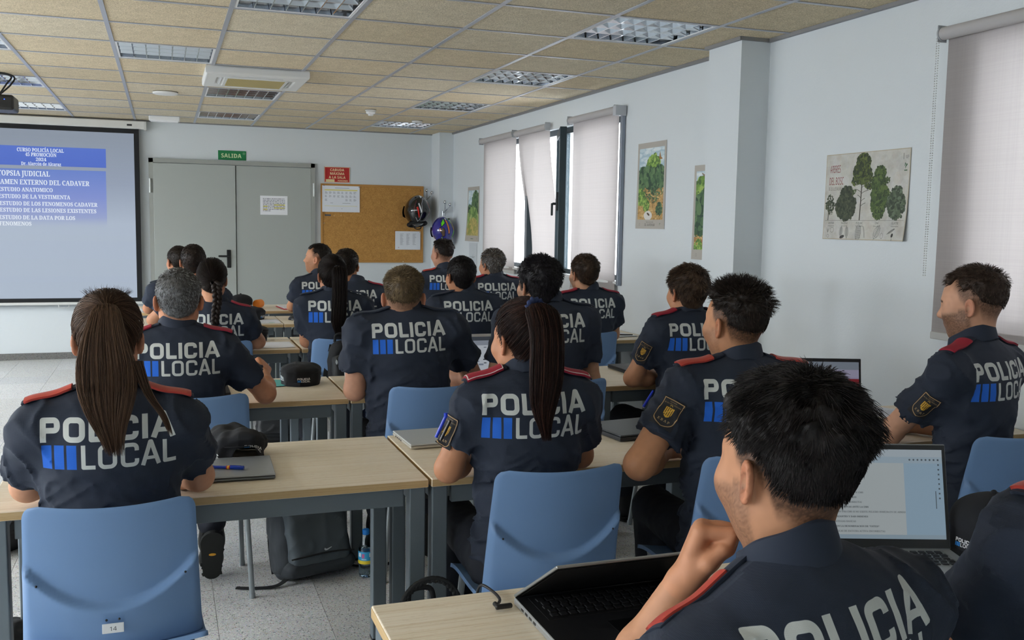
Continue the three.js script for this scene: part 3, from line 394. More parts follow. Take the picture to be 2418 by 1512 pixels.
// coat hooks and two motorcycle helmets in the corner
{
  const chrome = phys(0xd4d8dc, .12, { metalness: 1 });
  const hook = (label, pos) => { const t = thing('coat_hook', label, 'coat hook', pos); mesh('back_plate', rbox(.03, .06, .006, .003, 0, 0, .003), chrome, t); mesh('upper_arm', tube([[0, .01, .006], [0, .03, .05], [-.01, .07, .10], [-.02, .12, .13]], .005, 20, 8), chrome, t); const b = new THREE.SphereGeometry(.021, 20, 14); mesh('ball', place(b.clone(), -.02, .13, .135), chrome, t); mesh('side_arm', tube([[0, .01, .006], [.02, .04, .05], [.05, .09, .09]], .005, 18, 8), chrome, t); mesh('ball', place(b.clone(), .052, .105, .1), chrome, t); return t; };
  hook('chrome double coat hook with ball ends above the colourful helmet', [3.275 + .02, 1.62, FRONT_Z + .345]).position.set(3.33, 1.62, FRONT_Z + .341);
  hook('chrome coat hook mostly hidden behind the black helmet', [3.205, 1.76, FRONT_Z]);
  const helmetGeo = (sx, sy, sz, dent) => { const g = new THREE.SphereGeometry(1, 48, 36), p = g.attributes.position; for (let i = 0; i < p.count; i++) { let x = p.getX(i), y = p.getY(i), z = p.getZ(i); const k = y < -.2 ? 1 - .25 * (-.2 - y) : 1; const nose = Math.max(0, 1 - Math.hypot(x, y - .75) * 1.5) * dent; p.setXYZ(i, x * sx * k, y * sy * (1 + nose * .12), z * sz * k); } g.computeVertexNormals(); return g; };
  const liv1 = canvasTex(1024, 512, (c, w, h) => {
    c.fillStyle = '#0e0e10'; c.fillRect(0, 0, w, h); const U = a => a * w, Vv = a => a * h;
    const poly = (col, pts) => { c.fillStyle = col; c.beginPath(); pts.forEach(([x, y]) => c.lineTo(U(x), Vv(y))); c.fill(); }, line = (col, lw, pts) => { c.strokeStyle = col; c.lineWidth = lw; c.beginPath(); pts.forEach(([x, y]) => c.lineTo(U(x), Vv(y))); c.stroke(); };
    poly('#cfd6da', [[.70, .10], [.735, .10], [.745, .25], [.715, .28]]); poly('#e4e8ea', [[.765, .14], [.785, .14], [.835, .36], [.82, .38]]); poly('#b9262a', [[.82, .34], [.835, .33], [.86, .5], [.845, .5]]);
    poly('#d3d8dc', [[.675, .42], [.69, .40], [.725, .58], [.715, .62]]); poly('#c92a24', [[.655, .50], [.675, .48], [.705, .70], [.69, .72]]);
    line('#b0b2b8', 7, [[.75, .28], [.72, .42], [.73, .62], [.71, .76], [.67, .80], [.64, .70]]); line('#b0b2b8', 7, [[.75, .28], [.80, .36], [.86, .52], [.87, .72]]); line('#7c3a40', 6, [[.655, .34], [.63, .5], [.63, .6]]); line('#a22b40', 9, [[.85, .55], [.87, .7], [.865, .8]]);
  });
  const liv2 = canvasTex(1024, 512, (c, w, h) => {
    c.fillStyle = '#1c1a86'; c.fillRect(0, 0, w, h); const poly = (col, pts) => { c.fillStyle = col; c.strokeStyle = '#0c0c14'; c.lineWidth = 7; c.beginPath(); pts.forEach(([x, y]) => c.lineTo(x * w, y * h)); c.closePath(); c.fill(); c.stroke(); };
    poly('#6fd23a', [[.79, .12], [.83, .10], [.885, .45], [.89, .72], [.86, .74], [.835, .4]]); poly('#e8742a', [[.845, .32], [.86, .30], [.875, .52], [.865, .56], [.85, .5]]); poly('#e8742a', [[.735, .26], [.765, .24], [.775, .62], [.75, .63]]); poly('#eef0f0', [[.735, .26], [.75, .20], [.768, .24], [.765, .30]]); poly('#6fe02c', [[.66, .34], [.715, .22], [.72, .36], [.69, .40], [.66, .44]]); poly('#5c4636', [[.64, .52], [.68, .46], [.70, .52], [.69, .66], [.65, .68]]); poly('#e06030', [[.625, .48], [.645, .44], [.65, .52], [.63, .56]]); poly('#8fce8a', [[.62, .66], [.64, .68], [.66, .8], [.64, .84]]);
  });
  for (const l of [liv1, liv2]) { l.wrapS = THREE.RepeatWrapping; l.offset.x = .5; }
  const helmet = (label, pos, tex, rx, ry, rz, s) => {
    const t = thing('motorcycle_helmet', label, 'helmet', pos, ry); const q = new THREE.Group(); 
    const shell = place(helmetGeo(.122 * s, .145 * s, .14 * s, 1), 0, 0, 0, rx, 0, rz); mesh('helmet_shell', shell, phys(0xffffff, .18, { map: tex, clearcoat: 1, clearcoatRoughness: .06 }), t);
    mesh('neck_roll', place(new THREE.TorusGeometry(.085 * s, .018, 10, 40), 0, -.12 * s, 0, Math.PI / 2 + rx, 0, rz), mat(0x17181b, .9), t);
    mesh('visor', place(new THREE.SphereGeometry(.146 * s, 32, 16, 3.9, 1.6, 1.1, .75), 0, 0, -.006, rx, 0, rz), phys(0x0c0d10, .08, { clearcoat: 1 }), t);
    for (const k of [-1, 1]) mesh('vent', rbox(.03, .012, .02, .005, k * .045, .13 * s, .05, rx - .6, 0, rz), mat(0x1b1c20, .4), t);
    mesh('chin_strap', tube([[.05 * s, -.13 * s, 0], [.03, -.165 * s, .02], [-.03, -.165 * s, .02], [-.05 * s, -.13 * s, 0]], .006, 20, 6), mat(0x222326, .8), t);
    return t;
  };
  helmet('glossy black motorcycle helmet with red and silver flashes by the cork board', [3.05, 1.64, FRONT_Z + .205], liv1, -.25, .25, -.12, 1.22);
  helmet('blue, green and orange motorcycle helmet hanging in the corner', [3.28, 1.42, FRONT_Z + .50], liv2, -.2, .15, .1, 1.05);
}
// ceiling projector at the left edge
{
  const t = thing('projector', 'black projector hanging from the ceiling at the left edge', 'projector', [-.92, 2.33, -3.6]);
  mesh('projector_body', rbox(.36, .11, .28, .02), mat(0x101113, .4), t); mesh('lens', merge([cyl(.035, .035, .05, -.08, 0, -.16, 24, Math.PI / 2), cyl(.028, .03, .01, -.08, 0, -.188, 24, Math.PI / 2)]), phys(0x0a0b10, .1, { clearcoat: 1 }), t);
  mesh('mount_pole', merge([cyl(.012, .012, .2, -.03, .12, 0, 12), rbox(.12, .012, .12, .004, -.03, .062, 0)]), mat(0x2c2d30, .4, { metalness: .5 }), t); mesh('mount_plate', rbox(.14, .012, .14, .004, -.03, .212, 0), mat(0x1c1d20, .5), t);
  for (const k of [0, 1]) mesh('cable', tube([[.08, .05, .1], [.13 + k * .03, .13, .1], [.16 + k * .02, .19, .06], [.10, .215, .02 + k * .04], [.0, .205, .02]], .006, 40, 8), black, t);
  mesh('status_light', new THREE.SphereGeometry(.004, 10, 8).translate(.12, .02, .141), new THREE.MeshStandardMaterial({ color: 0x2244cc, emissive: 0x3a66ff, emissiveIntensity: 2 }), t);
}
// ---------------------------------------------------------------- desks
const beechTex = (() => canvasTex(1024, 512, (c, w, h) => {
  c.fillStyle = '#efe5d2'; c.fillRect(0, 0, w, h); seed = 101;
  for (let k = 0; k < 900; k++) { const y = rnd() * h, x = rnd() * w, l = rr(60, 700), t = rnd(); c.strokeStyle = t < .5 ? `rgba(178,148,104,${rr(.04, .16)})` : `rgba(228,208,172,${rr(.05, .18)})`; c.lineWidth = rr(.7, 3.2); for (const ox of [0, -w]) { c.beginPath(); c.moveTo(x + ox, y); c.bezierCurveTo(x + ox + l * .3, y + rr(-4, 4), x + ox + l * .6, y + rr(-4, 4), x + ox + l, y + rr(-3, 3)); c.stroke(); } }
  for (let k = 0; k < 2600; k++) { c.fillStyle = `rgba(150,118,76,${rr(.08, .22)})`; c.fillRect(rnd() * w, rnd() * h, rr(4, 16), 1); }
}))(); beechTex.wrapS = beechTex.wrapT = THREE.RepeatWrapping;
const beech = mat(0xffffff, .42, { map: beechTex }), beechEdge = mat(0xd8c29c, .5, { map: beechTex }), steel = mat(0x6f7a82, .45, { metalness: .25 });
const DW = 1.195, DD = .62, DH = .742;
const deskTopGeo = (() => { const g = rbox(DW, .026, DD, .004, 0, DH - .013, 0); return planarUV(g, 'x', 'z', .9, 1.8); })();
const bandGeo = merge([box(DW - .004, .021, .0012, 0, DH - .0135, DD / 2), box(DW - .004, .021, .0012, 0, DH - .0135, -DD / 2), box(.0012, .021, DD - .006, DW / 2, DH - .0135, 0), box(.0012, .021, DD - .006, -DW / 2, DH - .0135, 0)]); planarUV(bandGeo, 'x', 'y', .9, 6);
function makeDesk(label, pos) {
  const t = thing('desk', label, 'desk', pos, 0, 'beech topped classroom desks');
  const top = mesh('desk_top', deskTopGeo, beech, t); mesh('edge_band', bandGeo, beechEdge, top);
  const x = DW / 2 - .030, z = DD / 2 - .04, y = DH - .026 - .03;
  for (const s of [-1, 1]) { mesh('apron_rail', rbox(DW - .14, .06, .022, .003, 0, y, s * z), steel, t); mesh('apron_rail', rbox(.022, .06, DD - .13, .003, s * x, y, 0), steel, t); }
  for (const sx of [-1, 1]) for (const sz of [-1, 1]) { const l = mesh('leg', rbox(.05, DH - .03, .05, .005, sx * x, (DH - .03) / 2 + .003, sz * z), steel, t); mesh('foot_pad', rbox(.052, .012, .052, .003, sx * x, .006, sz * z), black, l); }
  return t;
}
const deskRows = [ // near edge z, [left edge x, label]
  [3.205, [[.647, 'desk nearest the camera with the half closed black laptop'], [1.85, 'desk at lower right with the open silver laptop and cap']]],
  [1.69, [[-.19, 'desk in the second row with silver laptop, pen and cap'], [1.015, 'desk in the second row under the woman with the scrunchie'], [2.22, 'desk in the second row by the right wall, before the bearded man']]],
  [.30, [[-.18, 'desk in the third row where the grey haired man sits'], [1.025, 'desk in the third row under the blond man'], [2.235, 'desk in the third row along the right wall with a thin black laptop']]],
  [-1.39, [[-.17, 'desk in the fourth row before the woman with the braid'], [1.04, 'desk in the fourth row before the long ponytail woman'], [2.24, 'desk in the fourth row by the wall with an open notebook']]],
  [-2.83, [[-.10, 'desk in the fifth row with a sheet of paper and a mouse'], [1.10, 'desk in the fifth row right of the sheet and mouse'], [2.30, 'desk in the fifth row near the window side']]],
  [-3.92, [[-.16, 'front row desk before the screen with a black cap'], [1.035, 'front row desk with the orange object'], [2.235, 'front row desk nearest the windows']]],
];
let firstDesk = null;
for (const [zn, list] of deskRows) for (const [x, label] of list) { const p = [x + DW / 2, 0, zn - DD / 2]; if (!firstDesk) firstDesk = makeDesk(label, p); else copyOf(firstDesk, label, p, 0); }

// ---------------------------------------------------------------- chairs
const blueShell = phys(0x6f8fb9, .42, { specularIntensity: .6 }), chairSteel = mat(0x98a0a4, .35, { metalness: .6 });
function chairBack() {      // back shell: slightly bowed, raised lower panel with a curved upper edge
  const nu = 44, nv = 52, y0 = .475, y1 = .84; const pos = [], idx = [];
  const P = (u, v, side) => {
    const y = lerp(y0, y1, v), t = (y - y0) / (y1 - y0); let hw = lerp(.205, .190, t); const r = .035;
    if (y > y1 - r) { const k = (y - (y1 - r)) / r; hw -= r * (1 - Math.sqrt(Math.max(0, 1 - k * k))); }
    const x = (u * 2 - 1) * hw, cx = x / .2; let z = -.045 * cx * cx + .012 * t + .055 * (1 - t) * 0 + .03 * t * t - .02 * (1 - t);
    const edge = .588 + .11 * Math.pow(Math.abs(cx), 2.1), rise = sstep(.011, -.011, y - edge) * sstep(1.03, .94, Math.abs(cx));
    z += side > 0 ? .004 + rise * (.010 + .016 * Math.exp(-Math.max(0, edge - y) / .05)) : -.005;
    const rim = Math.max(0, Math.abs(u * 2 - 1) - .955) / .045, rt = Math.max(0, v - .985) / .015, m = Math.min(1, Math.max(rim, rt)); z += (side > 0 ? -.0035 : .0045) * m * m;
    return [x, y - .012 * cx * cx * sstep(.8, 1, t) * -1, z];
  };
  for (const side of [1, -1]) for (let j = 0; j <= nv; j++) for (let i = 0; i <= nu; i++) pos.push(...P(i / nu, j / nv, side));
  const N = (nu + 1) * (nv + 1); for (let j = 0; j < nv; j++) for (let i = 0; i < nu; i++) { const a = j * (nu + 1) + i, b = a + 1, c = a + nu + 1, d = c + 1; idx.push(a, b, d, a, d, c, N + a, N + d, N + b, N + a, N + c, N + d); }
  const rim = []; for (let i = 0; i <= nu; i++) rim.push(i); for (let j = 1; j <= nv; j++) rim.push(j * (nu + 1) + nu); for (let i = nu - 1; i >= 0; i--) rim.push(nv * (nu + 1) + i); for (let j = nv - 1; j > 0; j--) rim.push(j * (nu + 1));
  rim.forEach((a, i) => { const b = rim[(i + 1) % rim.length]; idx.push(a, N + a, b, b, N + a, N + b); });
  const g = new THREE.BufferGeometry(); g.setAttribute('position', new THREE.Float32BufferAttribute(pos, 3)); g.setIndex(idx); g.computeVertexNormals(); return g;
}
const chairBackGeo = chairBack();
const chairSeatGeo = slabGeo(24, 24, (u, v) => { const x = (u - .5) * .43 * (1 - .06 * v), z = .02 - v * .43, cx = u * 2 - 1; return [x, .452 + .018 * cx * cx - .012 * Math.sin(v * 3.1) + .03 * Math.pow(1 - v, 6) - .03 * Math.pow(v, 6) * 1, z]; }, .012);
const tagTex = canvasTex(128, 64, (c, w, h) => { c.fillStyle = '#d8dce0'; c.fillRect(0, 0, w, h); c.fillStyle = '#2b2e33'; c.font = '44px sans-serif'; c.textAlign = 'center'; c.textBaseline = 'middle'; c.fillText('14', w / 2, h / 2 + 2); });
function makeChair(label, pos, turn = 0) {
  const t = thing('classroom_chair', label, 'chair', pos, turn, 'blue plastic classroom chairs');
  const b = mesh('backrest', chairBackGeo, blueShell, t); const screw = new THREE.SphereGeometry(.003, 8, 6);
  for (const [x, y] of [[-.165, .652], [.165, .652], [-.014, .562], [.014, .562]]) mesh('screw', place(screw.clone(), x, y, x * x > .01 ? -.002 : .0235), black, b);
  mesh('seat', chairSeatGeo, blueShell, t);
  for (const s of [-1, 1]) {
    mesh('leg', merge([rod(V(s * .175, .44, -.02), V(s * .2, .012, -.055 + .0), .011), cyl(.0125, .0125, .02, s * .2, .01, -.055, 14)]), chairSteel, t);
    mesh('leg', merge([rod(V(s * .175, .435, -.36), V(s * .19, .012, -.45), .011), cyl(.0125, .0125, .02, s * .19, .01, -.45, 14)]), chairSteel, t);
    mesh('side_rail', rod(V(s * .175, .437, -.01), V(s * .175, .432, -.37), .011), chairSteel, t);
    mesh('back_support', tube([[s * .17, .437, -.03], [s * .175, .447, -.02], [s * .17, .48, -.055], [s * .165, .54, -.058]], .009, 20, 8), chairSteel, t);
  }
  mesh('cross_rail', rod(V(-.175, .434, -.30), V(.175, .434, -.30), .009), chairSteel, t);
  return t;
}
const chairList = [
  [.137, 2.03, 0, 'blue chair with number plate in the left foreground'], [1.292, 2.03, -.02, 'blue chair of the woman with the scrunchie, centre foreground'], [1.93, 2.05, -.05, 'blue chair partly hidden behind the foreground man'], [2.94, 2.06, -.05, 'blue chair at the right edge behind the man with the stubble beard'],
  [.375, .64, 0, 'blue chair of the grey haired man'], [1.31, .64, 0, 'blue chair of the broad blond man'], [1.905, .64, 0, 'blue chair right of the dark ponytail, third row'], [2.66, .62, 0, 'blue chair hidden behind the man with wavy brown hair'],
  [.53, -1.04, 0, 'blue chair of the woman with the braid'], [1.24, -1.04, 0, 'blue chair with a black bag hanging on it, fourth row'], [2.02, -1.04, 0, 'blue chair of the black haired man, fourth row'], [2.78, -1.04, 0, 'blue chair near the wall before the open notebook'],
  [.50, -2.46, 0, 'blue chair in the fifth row on the left'], [1.60, -2.46, 0, 'blue chair in the fifth row in the middle'], [2.70, -2.46, 0, 'blue chair in the fifth row by the windows'],
  [.39, -3.46, 0, 'blue chair in the front row on the left'], [1.50, -3.46, 0, 'blue chair in the front row before the door'], [2.58, -3.46, 0, 'blue chair in the front row by the windows'],
  [1.09, 3.62, 0, 'blue chair of the foreground man below the picture'], [1.86, 3.58, 0, 'blue chair of the cut off person at the right edge'],
];
let firstChair = null;
for (const [x, z, a, label] of chairList) { if (!firstChair) { firstChair = makeChair(label, [x, 0, z], a); } else copyOf(firstChair, label, [x, 0, z], a); }
{ const plate = mesh('number_plate', rbox(.048, .024, .0016, .002, .0, .541, .0235), mat(0xd8dce0, .5), firstChair); plate.userData.label = 'small plate reading 14'; mesh('plate_print', box(.044, .021, .0003, 0, .541, .0246), mat(0xffffff, .5, { map: tagTex }), plate); }
// ---------------------------------------------------------------- people: tools
const smin = (a, b, k) => { if (k <= 0) return a < b ? a : b; const h = Math.max(k - Math.abs(a - b), 0) / k; return (a < b ? a : b) - h * h * k * .25; };
const smax = (a, b, k) => -smin(-a, -b, k);
const cap = (a, b, ra, rb, k = .02) => { const ax = a.x, ay = a.y, az = a.z, bx = b.x - ax, by = b.y - ay, bz = b.z - az, q = 1 / (bx * bx + by * by + bz * bz + 1e-12), dr = rb - ra; return { k, f: (x, y, z) => { const px = x - ax, py = y - ay, pz = z - az; let t = (px * bx + py * by + pz * bz) * q; t = t < 0 ? 0 : t > 1 ? 1 : t; const dx = px - bx * t, dy = py - by * t, dz = pz - bz * t; return Math.sqrt(dx * dx + dy * dy + dz * dz) - ra - dr * t; } }; };
const ell = (cx, cy, cz, rx, ry, rz, k = .02) => { const ix = 1 / rx, iy = 1 / ry, iz = 1 / rz; return { k, f: (x, y, z) => { const a = (x - cx) * ix, b = (y - cy) * iy, c = (z - cz) * iz, k0 = Math.sqrt(a * a + b * b + c * c), k1 = Math.sqrt(a * a * ix * ix + b * b * iy * iy + c * c * iz * iz); return k1 < 1e-9 ? -Math.min(rx, ry, rz) : k0 * (k0 - 1) / k1; } }; };
const sph = (cx, cy, cz, r, k = .02) => ({ k, f: (x, y, z) => Math.sqrt((x - cx) ** 2 + (y - cy) ** 2 + (z - cz) ** 2) - r });
const union = list => (x, y, z) => { let d = 1e3; for (let i = 0; i < list.length; i++) d = smin(d, list[i].f(x, y, z), list[i].k); return d; };
// surface nets on a grid, empty blocks skipped
function netMesh(f, lo, hi, h, slack = .03) {
  const nx = Math.ceil((hi[0] - lo[0]) / h) + 1, ny = Math.ceil((hi[1] - lo[1]) / h) + 1, nz = Math.ceil((hi[2] - lo[2]) / h) + 1, S = nx * ny, val = new Float32Array(nx * ny * nz), B = 6, rad = B * h * .87;
  for (let k0 = 0; k0 < nz; k0 += B) for (let j0 = 0; j0 < ny; j0 += B) for (let i0 = 0; i0 < nx; i0 += B) {
    const c = f(lo[0] + (i0 + B / 2) * h, lo[1] + (j0 + B / 2) * h, lo[2] + (k0 + B / 2) * h), far = Math.abs(c) > rad * 1.5 + slack;
    for (let k = k0; k < Math.min(k0 + B, nz); k++) for (let j = j0; j < Math.min(j0 + B, ny); j++) for (let i = i0; i < Math.min(i0 + B, nx); i++) val[k * S + j * nx + i] = far ? c : f(lo[0] + i * h, lo[1] + j * h, lo[2] + k * h);
  }
  const id = new Int32Array(nx * ny * nz).fill(-1), pos = [], idx = [], E = [[0, 1], [2, 3], [4, 5], [6, 7], [0, 2], [1, 3], [4, 6], [5, 7], [0, 4], [1, 5], [2, 6], [3, 7]], off = [0, 1, nx, nx + 1, S, S + 1, S + nx, S + nx + 1];
  for (let k = 0; k < nz - 1; k++) for (let j = 0; j < ny - 1; j++) for (let i = 0; i < nx - 1; i++) {
    const b = k * S + j * nx + i; let m = 0; for (let q = 0; q < 8; q++) if (val[b + off[q]] < 0) m |= 1 << q; if (m === 0 || m === 255) continue;
    let sx = 0, sy = 0, sz = 0, n = 0; for (const [p, q] of E) { const a = val[b + off[p]], c = val[b + off[q]]; if ((a < 0) === (c < 0)) continue; const t = a / (a - c); sx += (p & 1) + ((q & 1) - (p & 1)) * t; sy += (p >> 1 & 1) + ((q >> 1 & 1) - (p >> 1 & 1)) * t; sz += (p >> 2) + ((q >> 2) - (p >> 2)) * t; n++; }
    id[b] = pos.length / 3; pos.push(lo[0] + (i + sx / n) * h, lo[1] + (j + sy / n) * h, lo[2] + (k + sz / n) * h);
  }
  const quad = (a, b, c, d, flip) => { if (a < 0 || b < 0 || c < 0 || d < 0) return; if (flip) idx.push(a, c, b, a, d, c); else idx.push(a, b, c, a, c, d); };
  for (let k = 1; k < nz - 1; k++) for (let j = 1; j < ny - 1; j++) for (let i = 1; i < nx - 1; i++) {
    const b = k * S + j * nx + i, v = val[b] < 0;
    if (v !== (val[b + 1] < 0)) quad(id[b], id[b - nx], id[b - nx - S], id[b - S], v);
    if (v !== (val[b + nx] < 0)) quad(id[b], id[b - S], id[b - 1 - S], id[b - 1], v);
    if (v !== (val[b + S] < 0)) quad(id[b], id[b - 1], id[b - 1 - nx], id[b - nx], v);
  }
  const g = new THREE.BufferGeometry(); g.setAttribute('position', new THREE.Float32BufferAttribute(pos, 3)); 
  for (let i = 0; i < idx.length; i += 3) { const t = idx[i + 1]; idx[i + 1] = idx[i + 2]; idx[i + 2] = t; }
  g.setIndex(idx); g.computeVertexNormals();
  return g;
}
function paint(g, fn) { const p = g.attributes.position, n = g.attributes.normal, c = new Float32Array(p.count * 3); for (let i = 0; i < p.count; i++) { const q = fn(p.getX(i), p.getY(i), p.getZ(i), n.getX(i), n.getY(i), n.getZ(i)); c[i * 3] = q[0]; c[i * 3 + 1] = q[1]; c[i * 3 + 2] = q[2]; } g.setAttribute('color', new THREE.BufferAttribute(c, 3)); return g; }
function joinIndexed(list) { // merge indexed geometries that share attributes
  return mergeGeometries(list, false);
}
const lin = hex => { const c = new THREE.Color(hex); return [c.r, c.g, c.b]; };
const mixc = (a, b, t) => [lerp(a[0], b[0], t), lerp(a[1], b[1], t), lerp(a[2], b[2], t)];

// head in its own axes: origin between the ears, +y up, face towards -z
function skullPrims(fem) {
  const w = fem ? .94 : 1;
  const L = [ell(0, .038, .016, .0775 * w, .086, .098, .02), ell(0, -.004, -.034, .064 * w, .088, .061, .04), ell(0, -.055, -.038, .054 * w, .052, .054, .035), sph(0, -.096, -.066, fem ? .019 : .022, .03), sph(.044 * w, -.056, -.008, .022, .04), sph(-.044 * w, -.056, -.008, .022, .04), cap(V(0, -.035, .016), V(0, -.12, .006), .053 * w, fem ? .046 : .053, .04)];
  for (const s of [-1, 1]) { L.push(sph(s * .041, -.024, -.062, .026, .025)); L.push(cap(V(s * .006, .024, -.088), V(s * .036, .026, -.076), .009, .009, .016)); }
  L.push(cap(V(0, .012, -.089), V(0, -.024, -.11), .0075, .0125, .014), sph(.011, -.029, -.099, .0085, .01), sph(-.011, -.029, -.099, .0085, .01), ell(0, -.053, -.0915, .023, .0055, .009, .006), ell(0, -.063, -.089, .021, .0065, .009, .006));
  return L;
}
function makeSkull(fem) {
  const base = union(skullPrims(fem));
  return (x, y, z) => { let d = base(x, y, z); const ax = Math.abs(x); d = smax(d, .0135 - Math.sqrt((ax - .031) ** 2 + (y - .006) ** 2 + (z + .1) ** 2), .014); d = smin(d, Math.sqrt((ax - .031) ** 2 + (y - .004) ** 2 + (z + .0755) ** 2) - .0125, .004); return d; };
}
function earSDF(w) {
  const cy = Math.cos(-.44), sy = Math.sin(-.44), cx = Math.cos(.18), sx = Math.sin(.18);
  return (X, y, Z) => { let x = Math.abs(X) - .0755 * w, z = Z - .010; y += .006; let n = x * cy + z * sy, q = -x * sy + z * cy; const v = y * cx + q * sx, u = -y * sx + q * cx;
    if (n * n + v * v + u * u > .008) return Math.sqrt(n * n + v * v + u * u) - .05;
    const disc = ell0(n - .002, v, u - .009, .0055, .026, .0155); const e = Math.sqrt((v / .0265) ** 2 + ((u - .008) / .0162) ** 2), ring = Math.sqrt(((e - 1) * .021) ** 2 + (n - .006) ** 2) - .0042; let d = smin(disc, ring, .004);
    d = smax(d, -(ell0(n - .011, v + .001, u - .004, .0095, .017, .0105)), .003); d = smin(d, Math.sqrt((n - .002) ** 2 + (v + .0235) ** 2 + (u - .003) ** 2) - .0065, .007); return d; };
}
function ell0(x, y, z, rx, ry, rz) { const a = x / rx, b = y / ry, c = z / rz, k0 = Math.sqrt(a * a + b * b + c * c), k1 = Math.sqrt((a / rx) ** 2 + (b / ry) ** 2 + (c / rz) ** 2); return k1 < 1e-9 ? -Math.min(rx, ry, rz) : k0 * (k0 - 1) / k1; }
const SKULL = { m: makeSkull(false), f: makeSkull(true) }, headCache = {};
function headGeo(fem, h) {
  const key = fem + '_' + h; if (headCache[key]) return headCache[key];
  const sk = SKULL[fem ? 'f' : 'm'], ear = earSDF(fem ? .94 : 1);
  return headCache[key] = netMesh((x, y, z) => smin(sk(x, y, z), ear(x, y, z), .007), [-.115, -.16, -.14], [.115, .14, .13], h, .02);
}
// hairline height for the angle from the front
const HL = [[0, .080], [30, .076], [48, .060], [62, .040], [72, .004], [80, -.014], [88, -.012], [95, -.004], [106, -.024], [122, -.060], [148, -.072], [180, -.080]];
function hairline(x, z) { const a = Math.atan2(Math.abs(x), -(z - .012)) / DEG; for (let i = 1; i < HL.length; i++) if (a <= HL[i][0]) { const t = (a - HL[i - 1][0]) / (HL[i][0] - HL[i - 1][0]); return lerp(HL[i - 1][1], HL[i][1], t * t * (3 - 2 * t)); } return -.08; }
function topLine(x, z, o) { const a = Math.atan2(Math.abs(x), -(z - .012)) / DEG; return lerp(lerp(.078, o.sideY ?? .05, sstep(20, 70, a)), o.backY ?? .035, sstep(95, 160, a)); }

// strands: thin tapered three sided tubes
class Strands {
  constructor() { this.p = []; this.c = []; this.i = []; }
  add(pts, w, col) {
    const n = pts.length, b0 = this.p.length / 3; let t = V(), u = V(), v = V();
    for (let k = 0; k < n; k++) {
      t.subVectors(pts[Math.min(k + 1, n - 1)], pts[Math.max(k - 1, 0)]).normalize(); u.set(.3, .2, 1).cross(t); if (u.lengthSq() < 1e-6) u.set(1, 0, 0).cross(t); u.normalize(); v.crossVectors(t, u);
      const r = w * (k === n - 1 ? .15 : 1 - .45 * k / (n - 1));
      for (let q = 0; q < 3; q++) { const a = q * 2.0944, cx = Math.cos(a) * r, sx = Math.sin(a) * r; this.p.push(pts[k].x + u.x * cx + v.x * sx, pts[k].y + u.y * cx + v.y * sx, pts[k].z + u.z * cx + v.z * sx); this.c.push(col[0], col[1], col[2]); }
      if (k) for (let q = 0; q < 3; q++) { const a = b0 + (k - 1) * 3 + q, b = b0 + (k - 1) * 3 + (q + 1) % 3; this.i.push(a, b, b + 3, a, b + 3, a + 3); }
    }
  }
  geo() { const g = new THREE.BufferGeometry(); g.setAttribute('position', new THREE.Float32BufferAttribute(this.p, 3)); g.setAttribute('color', new THREE.Float32BufferAttribute(this.c, 3)); g.setIndex(this.i); g.computeVertexNormals(); return g; }
}
function gradient(f, p, e = .002) { return V(f(p.x + e, p.y, p.z) - f(p.x - e, p.y, p.z), f(p.x, p.y + e, p.z) - f(p.x, p.y - e, p.z), f(p.x, p.y, p.z + e) - f(p.x, p.y, p.z - e)).normalize(); }
function castOut(f, dir) { let lo = .02, hi = .16; for (let k = 0; k < 14; k++) { const m = (lo + hi) / 2; if (f(dir.x * m, .035 + dir.y * m, .012 + dir.z * m) < 0) lo = m; else hi = m; } return V(dir.x * lo, .035 + dir.y * lo, .012 + dir.z * lo); }

